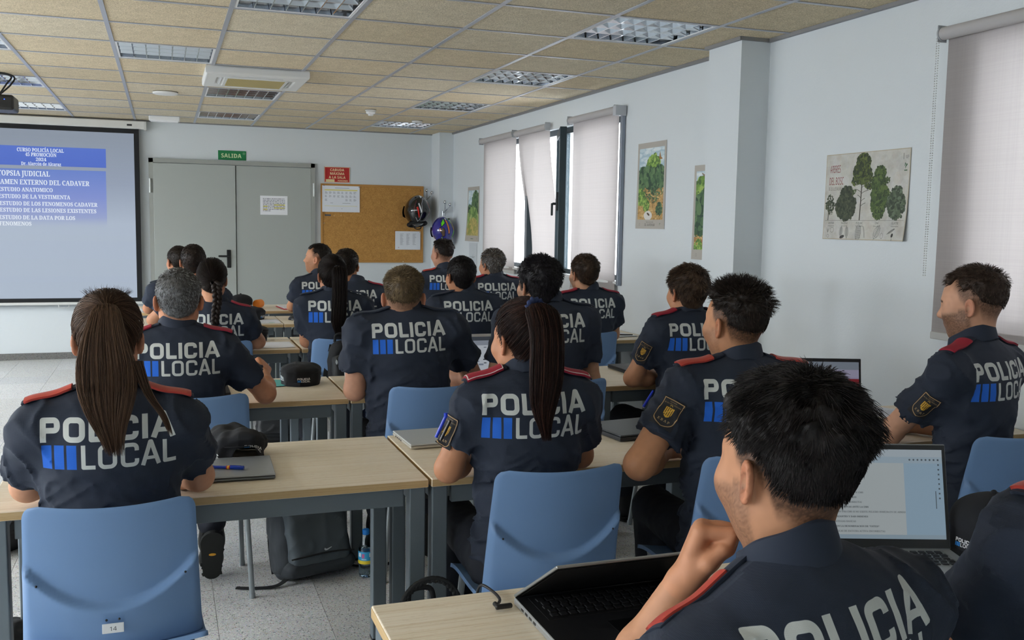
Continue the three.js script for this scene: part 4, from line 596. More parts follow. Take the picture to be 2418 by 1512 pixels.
// hair of one head, in head axes. o: style. Returns geometries with colours
function hairGeo(o, h, fem) {
  const sk = SKULL[fem ? 'f' : 'm'], col = lin(o.color), tip = lin(o.tip ?? o.color), out = [];
  const lineUp = o.fade ?? 0;
  const thick = (x, y, z) => {
    const hl = hairline(x, z) + lineUp * sstep(35, 62, Math.atan2(Math.abs(x), -(z - .012)) / DEG); let m = sstep(-.004, .014, y - hl); if (m <= 0) return -.012;
    const tl = topLine(x, z, o), k = sstep(tl - .022, tl + .02, y); let T = lerp(o.side, o.top * (o.body ?? .55), k);
    T += (o.rough ?? .25) * T * noise3(x * 60 + o.s, y * 40, z * 60) + (o.clump ?? 0) * k * noise3(x * 28 + o.s, y * 28, z * 28 + 4);
    return lerp(-.006, T, m);
  };
  const shell = (x, y, z) => { const d = sk(x, y, z); if (d > .075 || d < -.035) return d - (d > 0 ? .05 : 0); const T = thick(x, y, z); return d - (T > 0 ? T * .78 : T) + (y < -.095 ? .05 : 0); };
  out.push(paint(netMesh(shell, [-.125, -.10, -.135], [.125, .185, .16], h, .03), (x, y, z) => { const v = 1 + .35 * noise3(x * 90, y * 30, z * 90 + o.s); let c = mixc(col, tip, clamp(.25 + .35 * noise3(x * 25, y * 25, z * 25), 0, 1)); if (o.grey) c = mixc(c, lin(0x8a8f94), clamp(o.grey * (.7 + .8 * noise3(x * 140, y * 90, z * 140)) * (y < .06 ? 1.25 : .7), 0, 1)); return [c[0] * v * .8, c[1] * v * .8, c[2] * v * .8]; }));
  const st = new Strands(), N = o.n; seed = 1000 + o.s * 17 | 0;
  for (let k = 0; k < N; k++) {
    const u = rnd() * 2 - 1, a = rnd() * 6.2832, r = Math.sqrt(1 - u * u), dir = V(r * Math.cos(a), u * .5 + .5 > .18 ? u : Math.abs(u), r * Math.sin(a)).normalize(); if (dir.y < -.75) continue;
    const p = castOut(sk, dir), T = thick(p.x, p.y, p.z); if (T < -.003) continue; const tl = topLine(p.x, p.z, o), kt = sstep(tl - .02, tl + .022, p.y);
    if (o.tie) continue;
    const nrm = gradient(sk, p), L = lerp(o.side * 1.6 + .003, o.top, kt) * rr(.65, 1.15), lift = lerp(.22, o.lift ?? .3, kt), cw = (o.cw ?? .35) * kt;
    // hair lies away from the whorl at the crown, mixed with the way it is combed
    const fl = V(p.x + .012, p.y - .118, p.z - .065).addScaledVector(nrm, 0); fl.addScaledVector(nrm, -fl.dot(nrm)); if (fl.length() < .02) fl.add(V(rr(-1, 1), 0, rr(-1, 1)).multiplyScalar(.03)); fl.normalize();
    const comb = o.comb ? V(...o.comb).normalize() : V(0, 0, 0); const d = fl.multiplyScalar(1 - cw).addScaledVector(comb, cw).multiplyScalar(1 - lift * .7).addScaledVector(nrm, lift);
    const cn = (o.curl ?? .3), q1 = 22; d.x += cn * noise3(p.x * q1 + 7, p.y * q1, p.z * q1 + o.s); d.y += cn * .6 * noise3(p.x * q1, p.y * q1 + 5, p.z * q1 + o.s); d.z += cn * noise3(p.x * q1, p.y * q1, p.z * q1 + 9 + o.s); d.x += rr(-.12, .12); d.y += rr(-.12, .12); d.z += rr(-.12, .12); d.normalize();
    const dep = rr(.25, 1.0), Ls = L * (1.2 - .55 * dep), seg = L > .02 ? 5 : 3, pts = [p.clone().addScaledVector(nrm, Math.max(.0004, T * dep))], dd = d.clone();
    for (let q = 1; q <= seg; q++) { const nx = pts[q - 1].clone().addScaledVector(dd, Ls / seg); const e = sk(nx.x, nx.y, nx.z); if (e < .004) nx.addScaledVector(gradient(sk, nx), .004 - e); pts.push(nx); dd.addScaledVector(V(0, -1, 0), (o.droop ?? .10) * (kt > .4 ? 1 : .5)).normalize(); }
    const m = rnd(); let c = mixc(col, tip, m * m); if (o.grey && rnd() < o.grey * (p.y < .05 ? 1.1 : .7)) c = lin(0xa9adb0); const b = rr(.65, 1.3); st.add(pts, o.w * rr(.7, 1.2), [c[0] * b, c[1] * b, c[2] * b]);
  }
  if (o.tie) { // combed tight to the tie
    const T = V(...o.tie).normalize(), tp = castOut(sk, T).addScaledVector(T, .012);
    for (let k = 0; k < N; k++) {
      const u = rnd() * 2 - 1, a = rnd() * 6.2832, r = Math.sqrt(1 - u * u), dir = V(r * Math.cos(a), u, r * Math.sin(a)); const p = castOut(sk, dir); if (thick(p.x, p.y, p.z) < -.002 || p.y < -.075) continue;
      const pts = [], from = p.clone().sub(V(0, .035, .012)).normalize(), m = 7, lift = rr(.35, 1.1) * .008 + .003; for (let q = 0; q <= m; q++) { const t = q / m, d = from.clone().lerp(T, t).normalize(), b = castOut(sk, d); b.addScaledVector(d, lift + (o.puff ?? .004) * Math.sin(t * 3.1) + .006 * t); if (q > m - 2) b.lerp(tp, .35 * (q - m + 2)); pts.push(b); }
      const mm = rnd(), c = mixc(col, tip, mm * mm * .8), b = rr(.6, 1.3); st.add(pts, o.w * rr(.7, 1.2), [c[0] * b, c[1] * b, c[2] * b]);
    }
    for (let k = 0; k < (o.fly ?? 0); k++) { const a = rnd() * 6.28, d = V(Math.cos(a) * .5, .9, Math.sin(a) * .5).normalize(), b = castOut(sk, d), pts = [b.clone()]; let q = d.clone().multiplyScalar(.6).add(V(rr(-.5, .5), .3, rr(-.5, .5))); for (let s = 0; s < 4; s++) { b.addScaledVector(q.normalize(), .009); q.y -= .12; pts.push(b.clone()); } st.add(pts, o.w * .6, col); }
  }
  out.push(st.geo()); return out;
}
// tail of hair along a curve (points in any frame): radii across x and depth
function tailGeo(pts, prof, n, w, col, tip, sd, flat = .45) {
  const cv = new THREE.CatmullRomCurve3(pts), st = new Strands(); seed = sd; const c0 = lin(col), c1 = lin(tip), N = 14;
  for (let k = 0; k < n; k++) {
    const a = rnd() * 6.2832, r = Math.sqrt(rnd()), ox = Math.cos(a) * r, oz = Math.sin(a) * r, end = rr(.8, 1.0) * (rnd() < .25 ? rr(.75, 1) : 1), ph = rr(0, 6), q = []; const wob = rr(.0, .05);
    for (let i = 0; i <= N; i++) { const t = i / N * end, p = cv.getPoint(t), T = cv.getTangent(t), R = prof(t), b = V(1, 0, 0).cross(T).normalize(), s1 = ox * R + wob * R * Math.sin(t * 9 + ph), s2 = oz * R * flat + .2 * wob * R * Math.cos(t * 7 + ph); q.push(V(p.x + s1, p.y + b.y * s2, p.z + b.z * s2)); }
    const m = rnd(), b = rr(.55, 1.35), c = mixc(c0, c1, m * m); st.add(q, w * rr(.7, 1.25), [c[0] * b, c[1] * b, c[2] * b]);
  }
  return st.geo();
}
// hand prims: W wrist, d direction to the knuckles, n palm normal, side +1 right / -1 left
function handPrims(W, d, n, side, curl, scale = 1, thumb = null) {
  const Yd = d.clone().normalize(), Zd = n.clone().addScaledVector(Yd, -n.dot(Yd)).normalize(), Xd = V().crossVectors(Yd, Zd).multiplyScalar(side); // towards the thumb
  const at = (x, y, z) => W.clone().addScaledVector(Xd, x * scale).addScaledVector(Yd, y * scale).addScaledVector(Zd, z * scale), L = [];
  const fx = [.030, .010, -.010, -.028], fy = [.088, .092, .087, .078], fl = [1, 1.08, 1.0, .82];
  for (let i = 0; i < 4; i++) {
    L.push(cap(at(fx[i] * .55, .008, 0), at(fx[i], fy[i], -.004), .0155 * scale, .0125 * scale, .014));
    let p = at(fx[i], fy[i], -.003), ang = 0; const cu = curl[i] ?? curl[0]; const lens = [.043, .026, .021], rad = [.0098, .0088, .0078];
    for (let j = 0; j < 3; j++) { ang += cu[j]; const dir = Yd.clone().multiplyScalar(Math.cos(ang)).addScaledVector(Zd, Math.sin(ang)), e = p.clone().addScaledVector(dir, lens[j] * fl[i] * scale); L.push(cap(p, e, rad[j] * 1.06 * scale, rad[j] * scale, .004)); p = e; }
  }
  const tb = at(.022, .022, .008), t1 = thumb ? at(...thumb[0]) : at(.048, .052, .016), t2 = thumb ? at(...thumb[1]) : at(.056, .082, .026), t3 = thumb ? at(...thumb[2]) : at(.054, .105, .032);
  L.push(cap(at(.004, .0, 0), tb, .019 * scale, .017 * scale, .014), cap(tb, t1, .016 * scale, .0125 * scale, .012), cap(t1, t2, .0118 * scale, .0102 * scale, .005), cap(t2, t3, .0100 * scale, .0085 * scale, .004));
  return L;
}
// ---------------------------------------------------------------- people
// back print: drawn letter by letter with round strokes. x0,y0 = top left, w = width of the whole print
function drawPrint(c, x0, y0, w, grey = '#c3c7c4', blue = '#1560c8') {
  const S = w / 310, X = v => x0 + v * S, Y = v => y0 + v * S; c.lineJoin = 'round'; c.lineCap = 'butt';
  const st = (pts, lw, close) => { c.lineWidth = lw * S; c.beginPath(); pts.forEach((p, i) => i ? c.lineTo(X(p[0]), Y(p[1])) : c.moveTo(X(p[0]), Y(p[1]))); if (close) c.closePath(); c.stroke(); };
  const ring = (x, y, ww, h, r, lw, gap) => { c.lineWidth = lw * S; const a = x + lw / 2, b = y + lw / 2, W = ww - lw, Hh = h - lw; c.beginPath(); if (!gap) { c.roundRect(X(a), Y(b), W * S, Hh * S, r * S); } else { c.moveTo(X(a + W), Y(b + Hh * .30)); c.lineTo(X(a + W), Y(b + r)); c.quadraticCurveTo(X(a + W), Y(b), X(a + W - r), Y(b)); c.lineTo(X(a + r), Y(b)); c.quadraticCurveTo(X(a), Y(b), X(a), Y(b + r)); c.lineTo(X(a), Y(b + Hh - r)); c.quadraticCurveTo(X(a), Y(b + Hh), X(a + r), Y(b + Hh)); c.lineTo(X(a + W - r), Y(b + Hh)); c.quadraticCurveTo(X(a + W), Y(b + Hh), X(a + W), Y(b + Hh - r)); c.lineTo(X(a + W), Y(b + Hh * .70)); } c.stroke(); };
  c.strokeStyle = grey; c.fillStyle = grey; const h = 60, b = 13.5;
  const P = x => { c.lineWidth = b * S; c.beginPath(); c.moveTo(X(x + b / 2), Y(h)); c.lineTo(X(x + b / 2), Y(b / 2)); c.lineTo(X(x + 30), Y(b / 2)); c.quadraticCurveTo(X(x + 45 - b / 2), Y(b / 2), X(x + 45 - b / 2), Y(20)); c.quadraticCurveTo(X(x + 45 - b / 2), Y(38 - b / 2), X(x + 30), Y(38 - b / 2)); c.lineTo(X(x + b / 2), Y(38 - b / 2)); c.stroke(); };
  P(0); ring(52, 0, 50, h, 12, b); st([[110 + b / 2, 0], [110 + b / 2, h - b / 2], [148, h - b / 2]], b); st([[155 + b / 2, 0], [155 + b / 2, h]], b); ring(176, 0, 47, h, 12, b, true); st([[231 + b / 2, 0], [231 + b / 2, h]], b);
  const A = (x, y, ww, hh, lw) => { st([[x + lw * .45, y + hh], [x + ww / 2 - lw * .1, y + lw * .2], [x + ww / 2 + lw * .1, y + lw * .2], [x + ww - lw * .45, y + hh]], lw); st([[x + ww * .24, y + hh * .70], [x + ww * .76, y + hh * .70]], lw * .85); };
  A(251, 0, 58, h, b);
  const y = 67, l = 10; c.fillStyle = blue; for (let k = 0; k < 3; k++) c.fillRect(X(2 + k * 28.5), Y(y), 22.5 * S, h * S);
  st([[92 + l / 2, y], [92 + l / 2, y + h - l / 2], [124, y + h - l / 2]], l); ring(130, y, 43, h, 11, l); ring(181, y, 42, h, 11, l, true); A(227, y, 46, h, l); st([[278 + l / 2, y], [278 + l / 2, y + h - l / 2], [309, y + h - l / 2]], l);
}
const NAVY = '#1c2637', SHW = .62, SHH = .40;
const shirtTex = canvasTex(2048, 1321, (c, w, h) => {
  c.fillStyle = NAVY; c.fillRect(0, 0, w, h); seed = 300; for (let k = 0; k < 30000; k++) { c.fillStyle = rnd() < .5 ? 'rgba(60,72,96,.10)' : 'rgba(8,12,22,.12)'; c.fillRect(rnd() * w, rnd() * h, rr(1, 4), rr(1, 4)); }
  const s = w / SHW; drawPrint(c, w / 2 - .155 * s, .055 * s, .31 * s);
});
shirtTex.wrapS = shirtTex.wrapT = THREE.ClampToEdgeWrapping;
const knit = (() => { const t = dataTex(64, (i, j) => { const v = 128 + 60 * Math.sin((i + j) / 64 * 6.283 * 8) * Math.sin((i - j) / 64 * 6.283 * 8); return [v, v, v]; }, false); t.repeat.set(18, 12); return t; })();
const shirtMat = phys(0xffffff, .82, { map: shirtTex, bumpMap: knit, bumpScale: .0004, sheen: .2, sheenRoughness: .6, sheenColor: new THREE.Color(.25, .32, .45) });
const navyMat = phys(NAVY, .82, { sheen: .3, sheenRoughness: .6, sheenColor: new THREE.Color(.25, .32, .45) }), trouserMat = mat(0x161b26, .85), bootMat = mat(0x131416, .6), soleMat = mat(0x1b1d1c, .85);
const skinMat = phys(0xffffff, .5, { vertexColors: true, specularIntensity: .45 }), hairMat = phys(0xffffff, .5, { vertexColors: true, specularIntensity: .4, side: THREE.DoubleSide });
const slideMats = { crimson: mat(0x9c2036, .6), orange: mat(0xb8443a, .38), none: null };
const piping = mat(0xd8d6d2, .5);
const badgeTex = canvasTex(256, 360, (c, w, h) => {
  c.fillStyle = '#1a1c22'; c.fillRect(0, 0, w, h); c.strokeStyle = '#b39063'; c.lineWidth = 9; c.beginPath(); c.moveTo(14, 14); c.lineTo(w - 14, 14); c.lineTo(w - 14, 250); c.quadraticCurveTo(w - 20, 320, w / 2, h - 14); c.quadraticCurveTo(20, 320, 14, 250); c.closePath(); c.stroke();
  c.fillStyle = '#a3865c'; c.font = '24px serif'; c.textAlign = 'center'; c.fillText('Govern', w / 2, 46); c.fillText('de les Illes Balears', w / 2, 74, 200); c.fillStyle = '#c89a2e'; c.beginPath(); c.moveTo(80, 110); c.lineTo(176, 110); c.lineTo(176, 180); c.quadraticCurveTo(170, 220, 128, 236); c.quadraticCurveTo(86, 220, 80, 180); c.fill(); c.fillStyle = '#4a3a18'; for (let k = 0; k < 4; k++) c.fillRect(92 + k * 22, 116, 9, 96); c.strokeStyle = '#e0b84a'; c.lineWidth = 5; c.beginPath(); c.moveTo(84, 200); c.lineTo(172, 118); c.stroke(); c.beginPath(); c.arc(128, 94, 14, 3.1, 6.3); c.stroke(); c.fillStyle = '#b09468'; c.font = 'bold 40px serif'; c.fillText('E B A P', w / 2, 290, 150);
});
const badgeMat = mat(0xffffff, .75, { map: badgeTex });

function person(o) {
  const by = (o.by ?? 0) * DEG, Y = V(0, 1, 0), N = V(...o.N), hw = o.hw ?? (o.fem ? .155 : .17), near = o.res === 'a', mid = o.res === 'b', fem = !!o.fem;
  const base = V(N.x, 0, N.z).add(V(o.hipDx ?? 0, 0, o.hipBack ?? -.025).applyAxisAngle(Y, by));
  const t = thing('person', o.label, 'person', [base.x, 0, base.z], by, 'trainees in navy uniform polo shirts');
  const loc = p => V(...p).sub(base).applyAxisAngle(Y, -by);
  const Nl = loc(o.N).add(V(0, -.035, -.045)), Hl = V(0, .53, 0), yA = Nl.clone().sub(Hl), L = yA.length(); yA.normalize(); const zA = V(0, 0, 1).addScaledVector(yA, -yA.z).normalize(), xA = V().crossVectors(yA, zA), M = new THREE.Matrix4().makeBasis(xA, yA, zA).setPosition(Hl), Mi = M.clone().invert();
  const toT = p => loc(p).applyMatrix4(Mi), fromT = (x, y, z) => V(x, y, z).applyMatrix4(M);
  // arms
  const arm = {}; for (const [s, e, w] of [[-1, o.eL, o.hL], [1, o.eR, o.hR]]) { const S = V(s * hw, L - .068 - (o.drop ?? 0), 0); const El = e ? loc(e) : fromT(s * (hw + .045), L - .068 - (o.drop ?? 0), 0).add(V(0, -.27, -.10)); if (!e && El.y < .79) El.y = .79; const Wl = w ? loc(w) : El.clone().add(V(-s * .10, 0, -.21)); if (!w) Wl.y = .775; arm[s] = { S, E: El.clone().applyMatrix4(Mi), El, Wl, Sl: S.clone().applyMatrix4(M) }; }
  // shirt
  const prim = [ell(0, L * .74, .006, hw * 1.0, .175, .112, .05), ell(0, L * .87 - (o.drop ?? 0), .014, hw * .97, .085, .085, .05), ell(0, L * .40, -.008, hw * (o.waist ?? .88), .20, .115, .06), ell(0, .02, -.01, hw * .98, .15, .115, .06), cap(V(-hw, L - .058 - (o.drop ?? 0), .004), V(hw, L - .058 - (o.drop ?? 0), .004), .050, .050, .05)];
  for (const s of [-1, 1]) prim.push(cap(V(s * .028, L - .004, .0), V(s * hw * .82, L - .048 - (o.drop ?? 0) * .8, .004), .052, .048, .05));
  const hems = []; for (const s of [-1, 1]) { const { S, E } = arm[s], d = E.clone().sub(S), len = d.length(); d.normalize(); const cut = len * (o.sleeve ?? .62), hp = S.clone().addScaledVector(d, cut), c = cap(S.clone().addScaledVector(d, -.01), S.clone().addScaledVector(d, len), .064 * (o.armr ?? 1), .060 * (o.armr ?? 1)); hems.push(hp); prim.push({ k: .045, f: (x, y, z) => { const a = c.f(x, y, z), q = (x - hp.x) * d.x + (y - hp.y) * d.y + (z - hp.z) * d.z; return smax(a - .006 * sstep(-.10, 0, q), q, .004); } }); }
  const sm = union(prim), sd = o.seed ?? N.x * 37, fa = o.folds ?? 1;
  const shirt = (x, y, z) => { const d = sm(x, y, z); if (d > .03 || d < -.04) return d; const low = sstep(L * .75, L * .35, y), side = sstep(.10, .18, Math.abs(x)); const a = noise3(x * 4 + sd, y * 17 + Math.abs(x) * 9, z * 4), b = noise3(x * 9 + sd, y * 9 + x * 6, z * 8 + 3), c = noise3(x * 3.5 + sd + 9, y * 7, z * 4); const ra = 1 - Math.abs(a), rb = 1 - Math.abs(b); return d - fa * ((ra * ra * ra * ra) * (.0015 + .0105 * low) + rb * rb * rb * rb * (.002 + .0075 * side + .003 * low) + c * .004 - .003); };
  const rE = p => Math.max(Math.abs(p.x), .2) + .12, hs = near ? (o.fine ? .0065 : .008) : mid ? .010 : .013;
  const x1 = Math.max(hw + .09, Math.abs(hems[0].x) + .085, Math.abs(hems[1].x) + .085), z0 = Math.min(-.17, hems[0].z - .09, hems[1].z - .09), z1 = Math.max(.17, hems[0].z + .09, hems[1].z + .09), yb = Math.min(-.10, hems[0].y - .07, hems[1].y - .07);
  const sg = netMesh(shirt, [-x1, yb, z0], [x1, L + .08, z1], hs, .03);
  { const p = sg.attributes.position, n = sg.attributes.normal, uv = new Float32Array(p.count * 2); for (let i = 0; i < p.count; i++) { let u = p.getX(i) / SHW + .5; const back = n.getZ(i) > -.15; if (!back) u = p.getX(i) > 0 ? Math.max(u, 1.1) : Math.min(u, -.1); uv[i * 2] = u; uv[i * 2 + 1] = 1 - (L + (o.printY ?? .035) - p.getY(i)) / SHH; } sg.setAttribute('uv', new THREE.BufferAttribute(uv, 2)); }
  sg.applyMatrix4(M); const shirtMesh = mesh('shirt', sg, shirtMat, t);
  // collar
  const ca = o.collarTilt ?? -.12, hC = near ? 56 : 32; const prof = [[-.003, -.03], [-.002, .02], [0, .052], [.004, .0565], [.009, .053], [.013, .03], [.017, .0], [.016, -.004], [.012, .0]];
  const cg = gridGeo(hC, prof.length - 1, (u, v) => { const a = (u - .5) * 2 * 2.75, k = Math.round(v * (prof.length - 1)), [r, yy] = prof[k], rx = .064 * (o.collarR ?? 1) + r, rz = .066 * (o.collarR ?? 1) + r, fr = (1 - Math.cos(a)) / 2; const y = yy * (1 - .15 * fr) - .055 * fr + .0015 * Math.sin(a * 5 + sd), x = Math.sin(a) * rx, z = Math.cos(a) * rz; return [x, L + .034 + y * Math.cos(ca) - z * Math.sin(ca) * .5, -.022 + z + y * Math.sin(ca)]; });
  cg.applyMatrix4(M); mesh('collar', cg, navyMat, t);
  // shoulder straps with rank slides
  const topY = (x, z) => { let y = L + .12; for (let k = 0; k < 60; k++) { const d = sm(x, y, z); if (d < .0008) break; y -= Math.max(d * .8, .0008); } return y; };
  for (const s of [-1, 1]) {
    const strip = (x0, x1, hwid, raise, th, nu = 12) => { const g = slabGeo(nu, 6, (u, v) => { const x = s * lerp(x0, x1, u), z = (o.strapZ ?? .008) + (v - .5) * 2 * hwid * (s > 0 ? 1 : -1) * -1; const c = 1 - Math.pow(Math.abs(v - .5) * 2, 4) * .25; return [x, lerp(topY(x, o.strapZ ?? .008), topY(x, z), .8) + raise * c, z]; }, th); return g.applyMatrix4(M); };
    const strap = mesh('shoulder_strap', strip(.068, hw + .028, .023, .004, .005), navyMat, t);
    if (o.slide && !(o.slideL && s > 0)) { const sl = mesh('rank_slide', strip(hw - .085, hw + .022, o.slideW ?? .027, .009, .006), slideMats[o.slide], strap); if (o.piping) { mesh('slide_piping', merge([strip(hw - .084, hw + .021, .0265, .0140, .0010), ]), piping, sl); mesh('slide_field', strip(hw - .0815, hw + .0185, .0245, .0152, .0010), slideMats[o.slide], sl); } }
  }
  // sleeve badge on the left arm
  if (o.badge) { const { S, E } = arm[-1], d = E.clone().sub(S), len = d.length(); d.normalize(); const out = V(-.85, .1, .55).applyAxisAngle(V(0, 1, 0), (o.badgeTurn ?? 0)), o1 = out.clone().addScaledVector(d, -out.dot(d)).normalize(), o2 = V().crossVectors(d, o1);
    const g = slabGeo(10, 12, (u, v) => { const q = (o.badgeAt ?? .20) + .095 / len * (v), a = (u - .5) * .95 * -1, dir = o1.clone().multiplyScalar(Math.cos(a)).addScaledVector(o2, Math.sin(a)), ax = S.clone().addScaledVector(d, len * q); let r = .13; for (let k = 0; k < 50; k++) { const e = shirt(ax.x + dir.x * r, ax.y + dir.y * r, ax.z + dir.z * r); if (e < .001 || r < .045) break; r -= Math.max(e * .6, .0007); } r = Math.max(r, .045) + .002; return [ax.x + dir.x * r, ax.y + dir.y * r, ax.z + dir.z * r]; }, .0016);
    const uv = g.attributes.uv; for (let i = 0; i < uv.count; i++) uv.setY(i, 1 - uv.getY(i)); g.applyMatrix4(M); mesh('sleeve_badge', g, badgeMat, t); }
  // body: head, neck, trunk and arms in one mesh
  const hM = new THREE.Matrix4().compose(loc(o.head), new THREE.Quaternion().setFromEuler(new THREE.Euler((o.hp ?? 0) * DEG, (o.hy ?? 0) * DEG - by, (o.hr ?? 0) * DEG, 'YXZ')), V(1, 1, 1).multiplyScalar(o.sc ?? (fem ? .95 : 1))), hp = (x, y, z) => V(x, y, z).applyMatrix4(hM);
  const skin = lin(o.skin ?? 0xc08a6a), hair = lin(o.hair.color), ear = mixc(skin, lin(0xc9604a), .35), lip = lin(0xa8605a);
  const bp = [cap(fromT(0, .05, 0), fromT(0, L - .12, 0), .085, .08, .05), cap(fromT(0, L - .06, -.03), hp(0, -.05, .012), .053 * (o.neck ?? 1), .050 * (o.neck ?? 1), .03), cap(arm[-1].Sl, arm[1].Sl, .04, .04, .04)];
  const hands = []; for (const s of [-1, 1]) { const a = arm[s], ar = o.armr ?? 1; bp.push(cap(a.Sl, a.El, .046 * ar, .041 * ar, .02), cap(a.El, a.El.clone().lerp(a.Wl, .35), .041 * ar, .043 * ar, .02), cap(a.El.clone().lerp(a.Wl, .35), a.Wl, .043 * ar, .027 * ar, .02)); const spec = s < 0 ? o.handL : o.handR; const d = spec?.d ? V(...spec.d).applyAxisAngle(Y, -by) : a.Wl.clone().sub(a.El).normalize(), n = spec?.n ? V(...spec.n).applyAxisAngle(Y, -by) : V(0, -1, 0); const pr = handPrims(a.Wl, d, n, s, spec?.curl ?? [[.3, .35, .25]], (fem ? .9 : 1) * (spec?.s ?? 1), spec?.thumb); if (spec?.fist) { const dn = d.clone().normalize(), nn = n.clone().addScaledVector(dn, -n.dot(dn)).normalize(); pr.push(cap(a.Wl.clone().addScaledVector(dn, .05).addScaledVector(nn, .018), a.Wl.clone().addScaledVector(dn, .085).addScaledVector(nn, .026), .024, .020, .02)); } if (spec) hands.push([pr, a]); else bp.push(...pr); }
  let lo = [1e3, 1e3, 1e3], hi = [-1e3, -1e3, -1e3]; for (const p of [fromT(0, -.05, 0), hp(0, -.02, .02), arm[-1].Sl, arm[1].Sl, arm[-1].El, arm[1].El, arm[-1].Wl, arm[1].Wl, ...[-1, 1].map(s => arm[s].Wl.clone().add(arm[s].Wl.clone().sub(arm[s].El).normalize().multiplyScalar(.15)))]) { const a = p.toArray(); for (let k = 0; k < 3; k++) { lo[k] = Math.min(lo[k], a[k] - .1); hi[k] = Math.max(hi[k], a[k] + .1); } }
  const skinAt = (x, y, z) => { const v = 1 + .06 * noise3(x * 40, y * 40, z * 40) + .05 * noise3(x * 9 + sd, y * 9, z * 9); return [skin[0] * v, skin[1] * v * .995, skin[2] * v * .99]; };
  const parts = [paint(netMesh(union(bp), lo, hi, near ? .0075 : mid ? .010 : .012, .03), skinAt)];
  for (const [pr, a] of hands) { const d = a.Wl.clone().sub(a.El).normalize(), c = a.Wl.clone(); const f = union([cap(a.El.clone().lerp(a.Wl, .7), a.Wl, .0305 * (o.armr ?? 1), .0275 * (o.armr ?? 1), .02), ...pr]); parts.push(paint(netMesh(f, [c.x - .17, c.y - .17, c.z - .17], [c.x + .17, c.y + .17, c.z + .17], near ? .0032 : .005, .02), (x, y, z) => { const q = skinAt(x, y, z); return [q[0] * 1.02, q[1] * .96, q[2] * .94]; })); }
  // head colours: skin, ears, lips, brows, beard, stubble of the fade
  const hg = headGeo(fem, near ? .0035 : mid ? .0045 : .006).clone(), beard = o.beard ?? 0, fade = o.hair.fade ?? 0, scalpDark = o.hair.scalp ?? .6;
  paint(hg, (x, y, z) => {
    let c = skinAt(x + 3, y, z); const ax = Math.abs(x), fl = noise3(x * 260, y * 260, z * 260), coarse = noise3(x * 70 + sd, y * 70, z * 70); if (ax > .079 && y < .035 && y > -.05 && z > -.02) c = mixc(c, ear, .65);
    const ang = Math.atan2(ax, -(z - .012)) / DEG, hl = hairline(x, z); let dens = sstep(-.004, Math.max(.018, fade * .75), y - hl); if (ax > .081 * (fem ? .94 : 1) && y < .03 && z > -.012 && z < .04) dens *= .15; dens *= scalpDark; 
    if (dens > 0) c = mixc(c, mixc(hair, skin, .12), clamp(dens * (1 + .28 * fl + .08 * coarse), 0, .96));
    if (beard && z < .03) { let b = sstep(-.012, -.03, y) * sstep(.01, -.015, z - .01) * (1 - sstep(.0, .012, -.028 - y) * 0); if (z < -.07 && ax < .03 && y > -.046) b *= .5; if (y > -.034 && z < -.05 && ax < .05) b *= sstep(-.02, -.036, y); if (y < -.049 && y > -.068 && z < -.084 && ax < .02) b *= .2; if (ang > 60 && ang < 92) b = Math.max(b, sstep(.0, -.02, y) * .9 * sstep(92, 84, ang)); b *= sstep(-.155, -.125, y); c = mixc(c, mixc(hair, skin, .2), clamp(b * beard * (.85 + .3 * fl + .08 * coarse), 0, .92)); }
    if (z < -.07 && Math.abs(y - .0245 + (ax - .03) ** 2 * 6) < .0042 && ax > .013 && ax < .05) c = mixc(c, hair, .85);
    if (z < -.083 && ax < .022 && y > -.066 && y < -.05) c = mixc(c, lip, .6);
    if (z < -.07 && Math.abs(ax - .031) < .012 && Math.abs(y - .003) < .0022) c = mixc(c, [.03, .02, .02], .8);
    return c;
  });
  hg.applyMatrix4(hM); parts.push(hg); mesh('body', joinIndexed(parts.map(g => { const q = new THREE.BufferGeometry(); for (const k of ['position', 'normal', 'color']) q.setAttribute(k, g.attributes[k]); q.setIndex(g.index); return q; })), skinMat, t);
  // hair
  const hgs = hairGeo({ s: sd, w: near ? .0008 : mid ? .0011 : .0015, ...o.hair }, near ? .004 : mid ? .005 : .0065, fem); const hmesh = mesh('hair', joinIndexed(hgs.map(g => { const q = new THREE.BufferGeometry(); for (const k of ['position', 'normal', 'color']) q.setAttribute(k, g.attributes[k]); q.setIndex(g.index); return q; })).applyMatrix4(hM), hairMat, t);
  if (o.tail) { const w = near ? .0009 : mid ? .0012 : .0016; const pts = o.tail.pts.map(p => loc(p)); mesh('ponytail', tailGeo(pts, o.tail.prof, o.tail.n, w, o.hair.color, o.hair.tip ?? o.hair.color, 55 + sd * 3 | 0, o.tail.flat), hairMat, hmesh); if (o.tail.tieColor) { const c = loc(o.tail.tieAt), dir = loc(o.tail.pts[1]).sub(loc(o.tail.pts[0])).normalize(); if (o.tail.tieDir) dir.set(...o.tail.tieDir).applyAxisAngle(Y, -by).normalize(); const g = new THREE.TorusGeometry(o.tail.tieR ?? .018, .0085, 12, 36), p = g.attributes.position; for (let i = 0; i < p.count; i++) { const a = Math.atan2(p.getY(i), p.getX(i)), k = 1 + .10 * Math.sin(a * 14); p.setXYZ(i, p.getX(i) * k, p.getY(i) * k, p.getZ(i) * (1 + .15 * Math.sin(a * 14))); } g.computeVertexNormals(); g.applyQuaternion(new THREE.Quaternion().setFromUnitVectors(V(0, 0, 1), dir)); g.translate(c.x, c.y, c.z); const m = mesh('hair_tie', g, mat(o.tail.tieColor, .85), hmesh); } }
  if (o.extra) o.extra({ t, loc, fromT, L, hw, sm: shirt, arm, hM, hp, M, hmesh, shirtMesh, Y, by });
  // trousers and boots
  const kx = o.knee ?? .13, kz = -.40, az = o.tuck ? -.10 : -.40, ay = o.tuck ? .26 : .16, tp = [ell(0, .49, -.015, hw * .84, .09, .10, .04)];
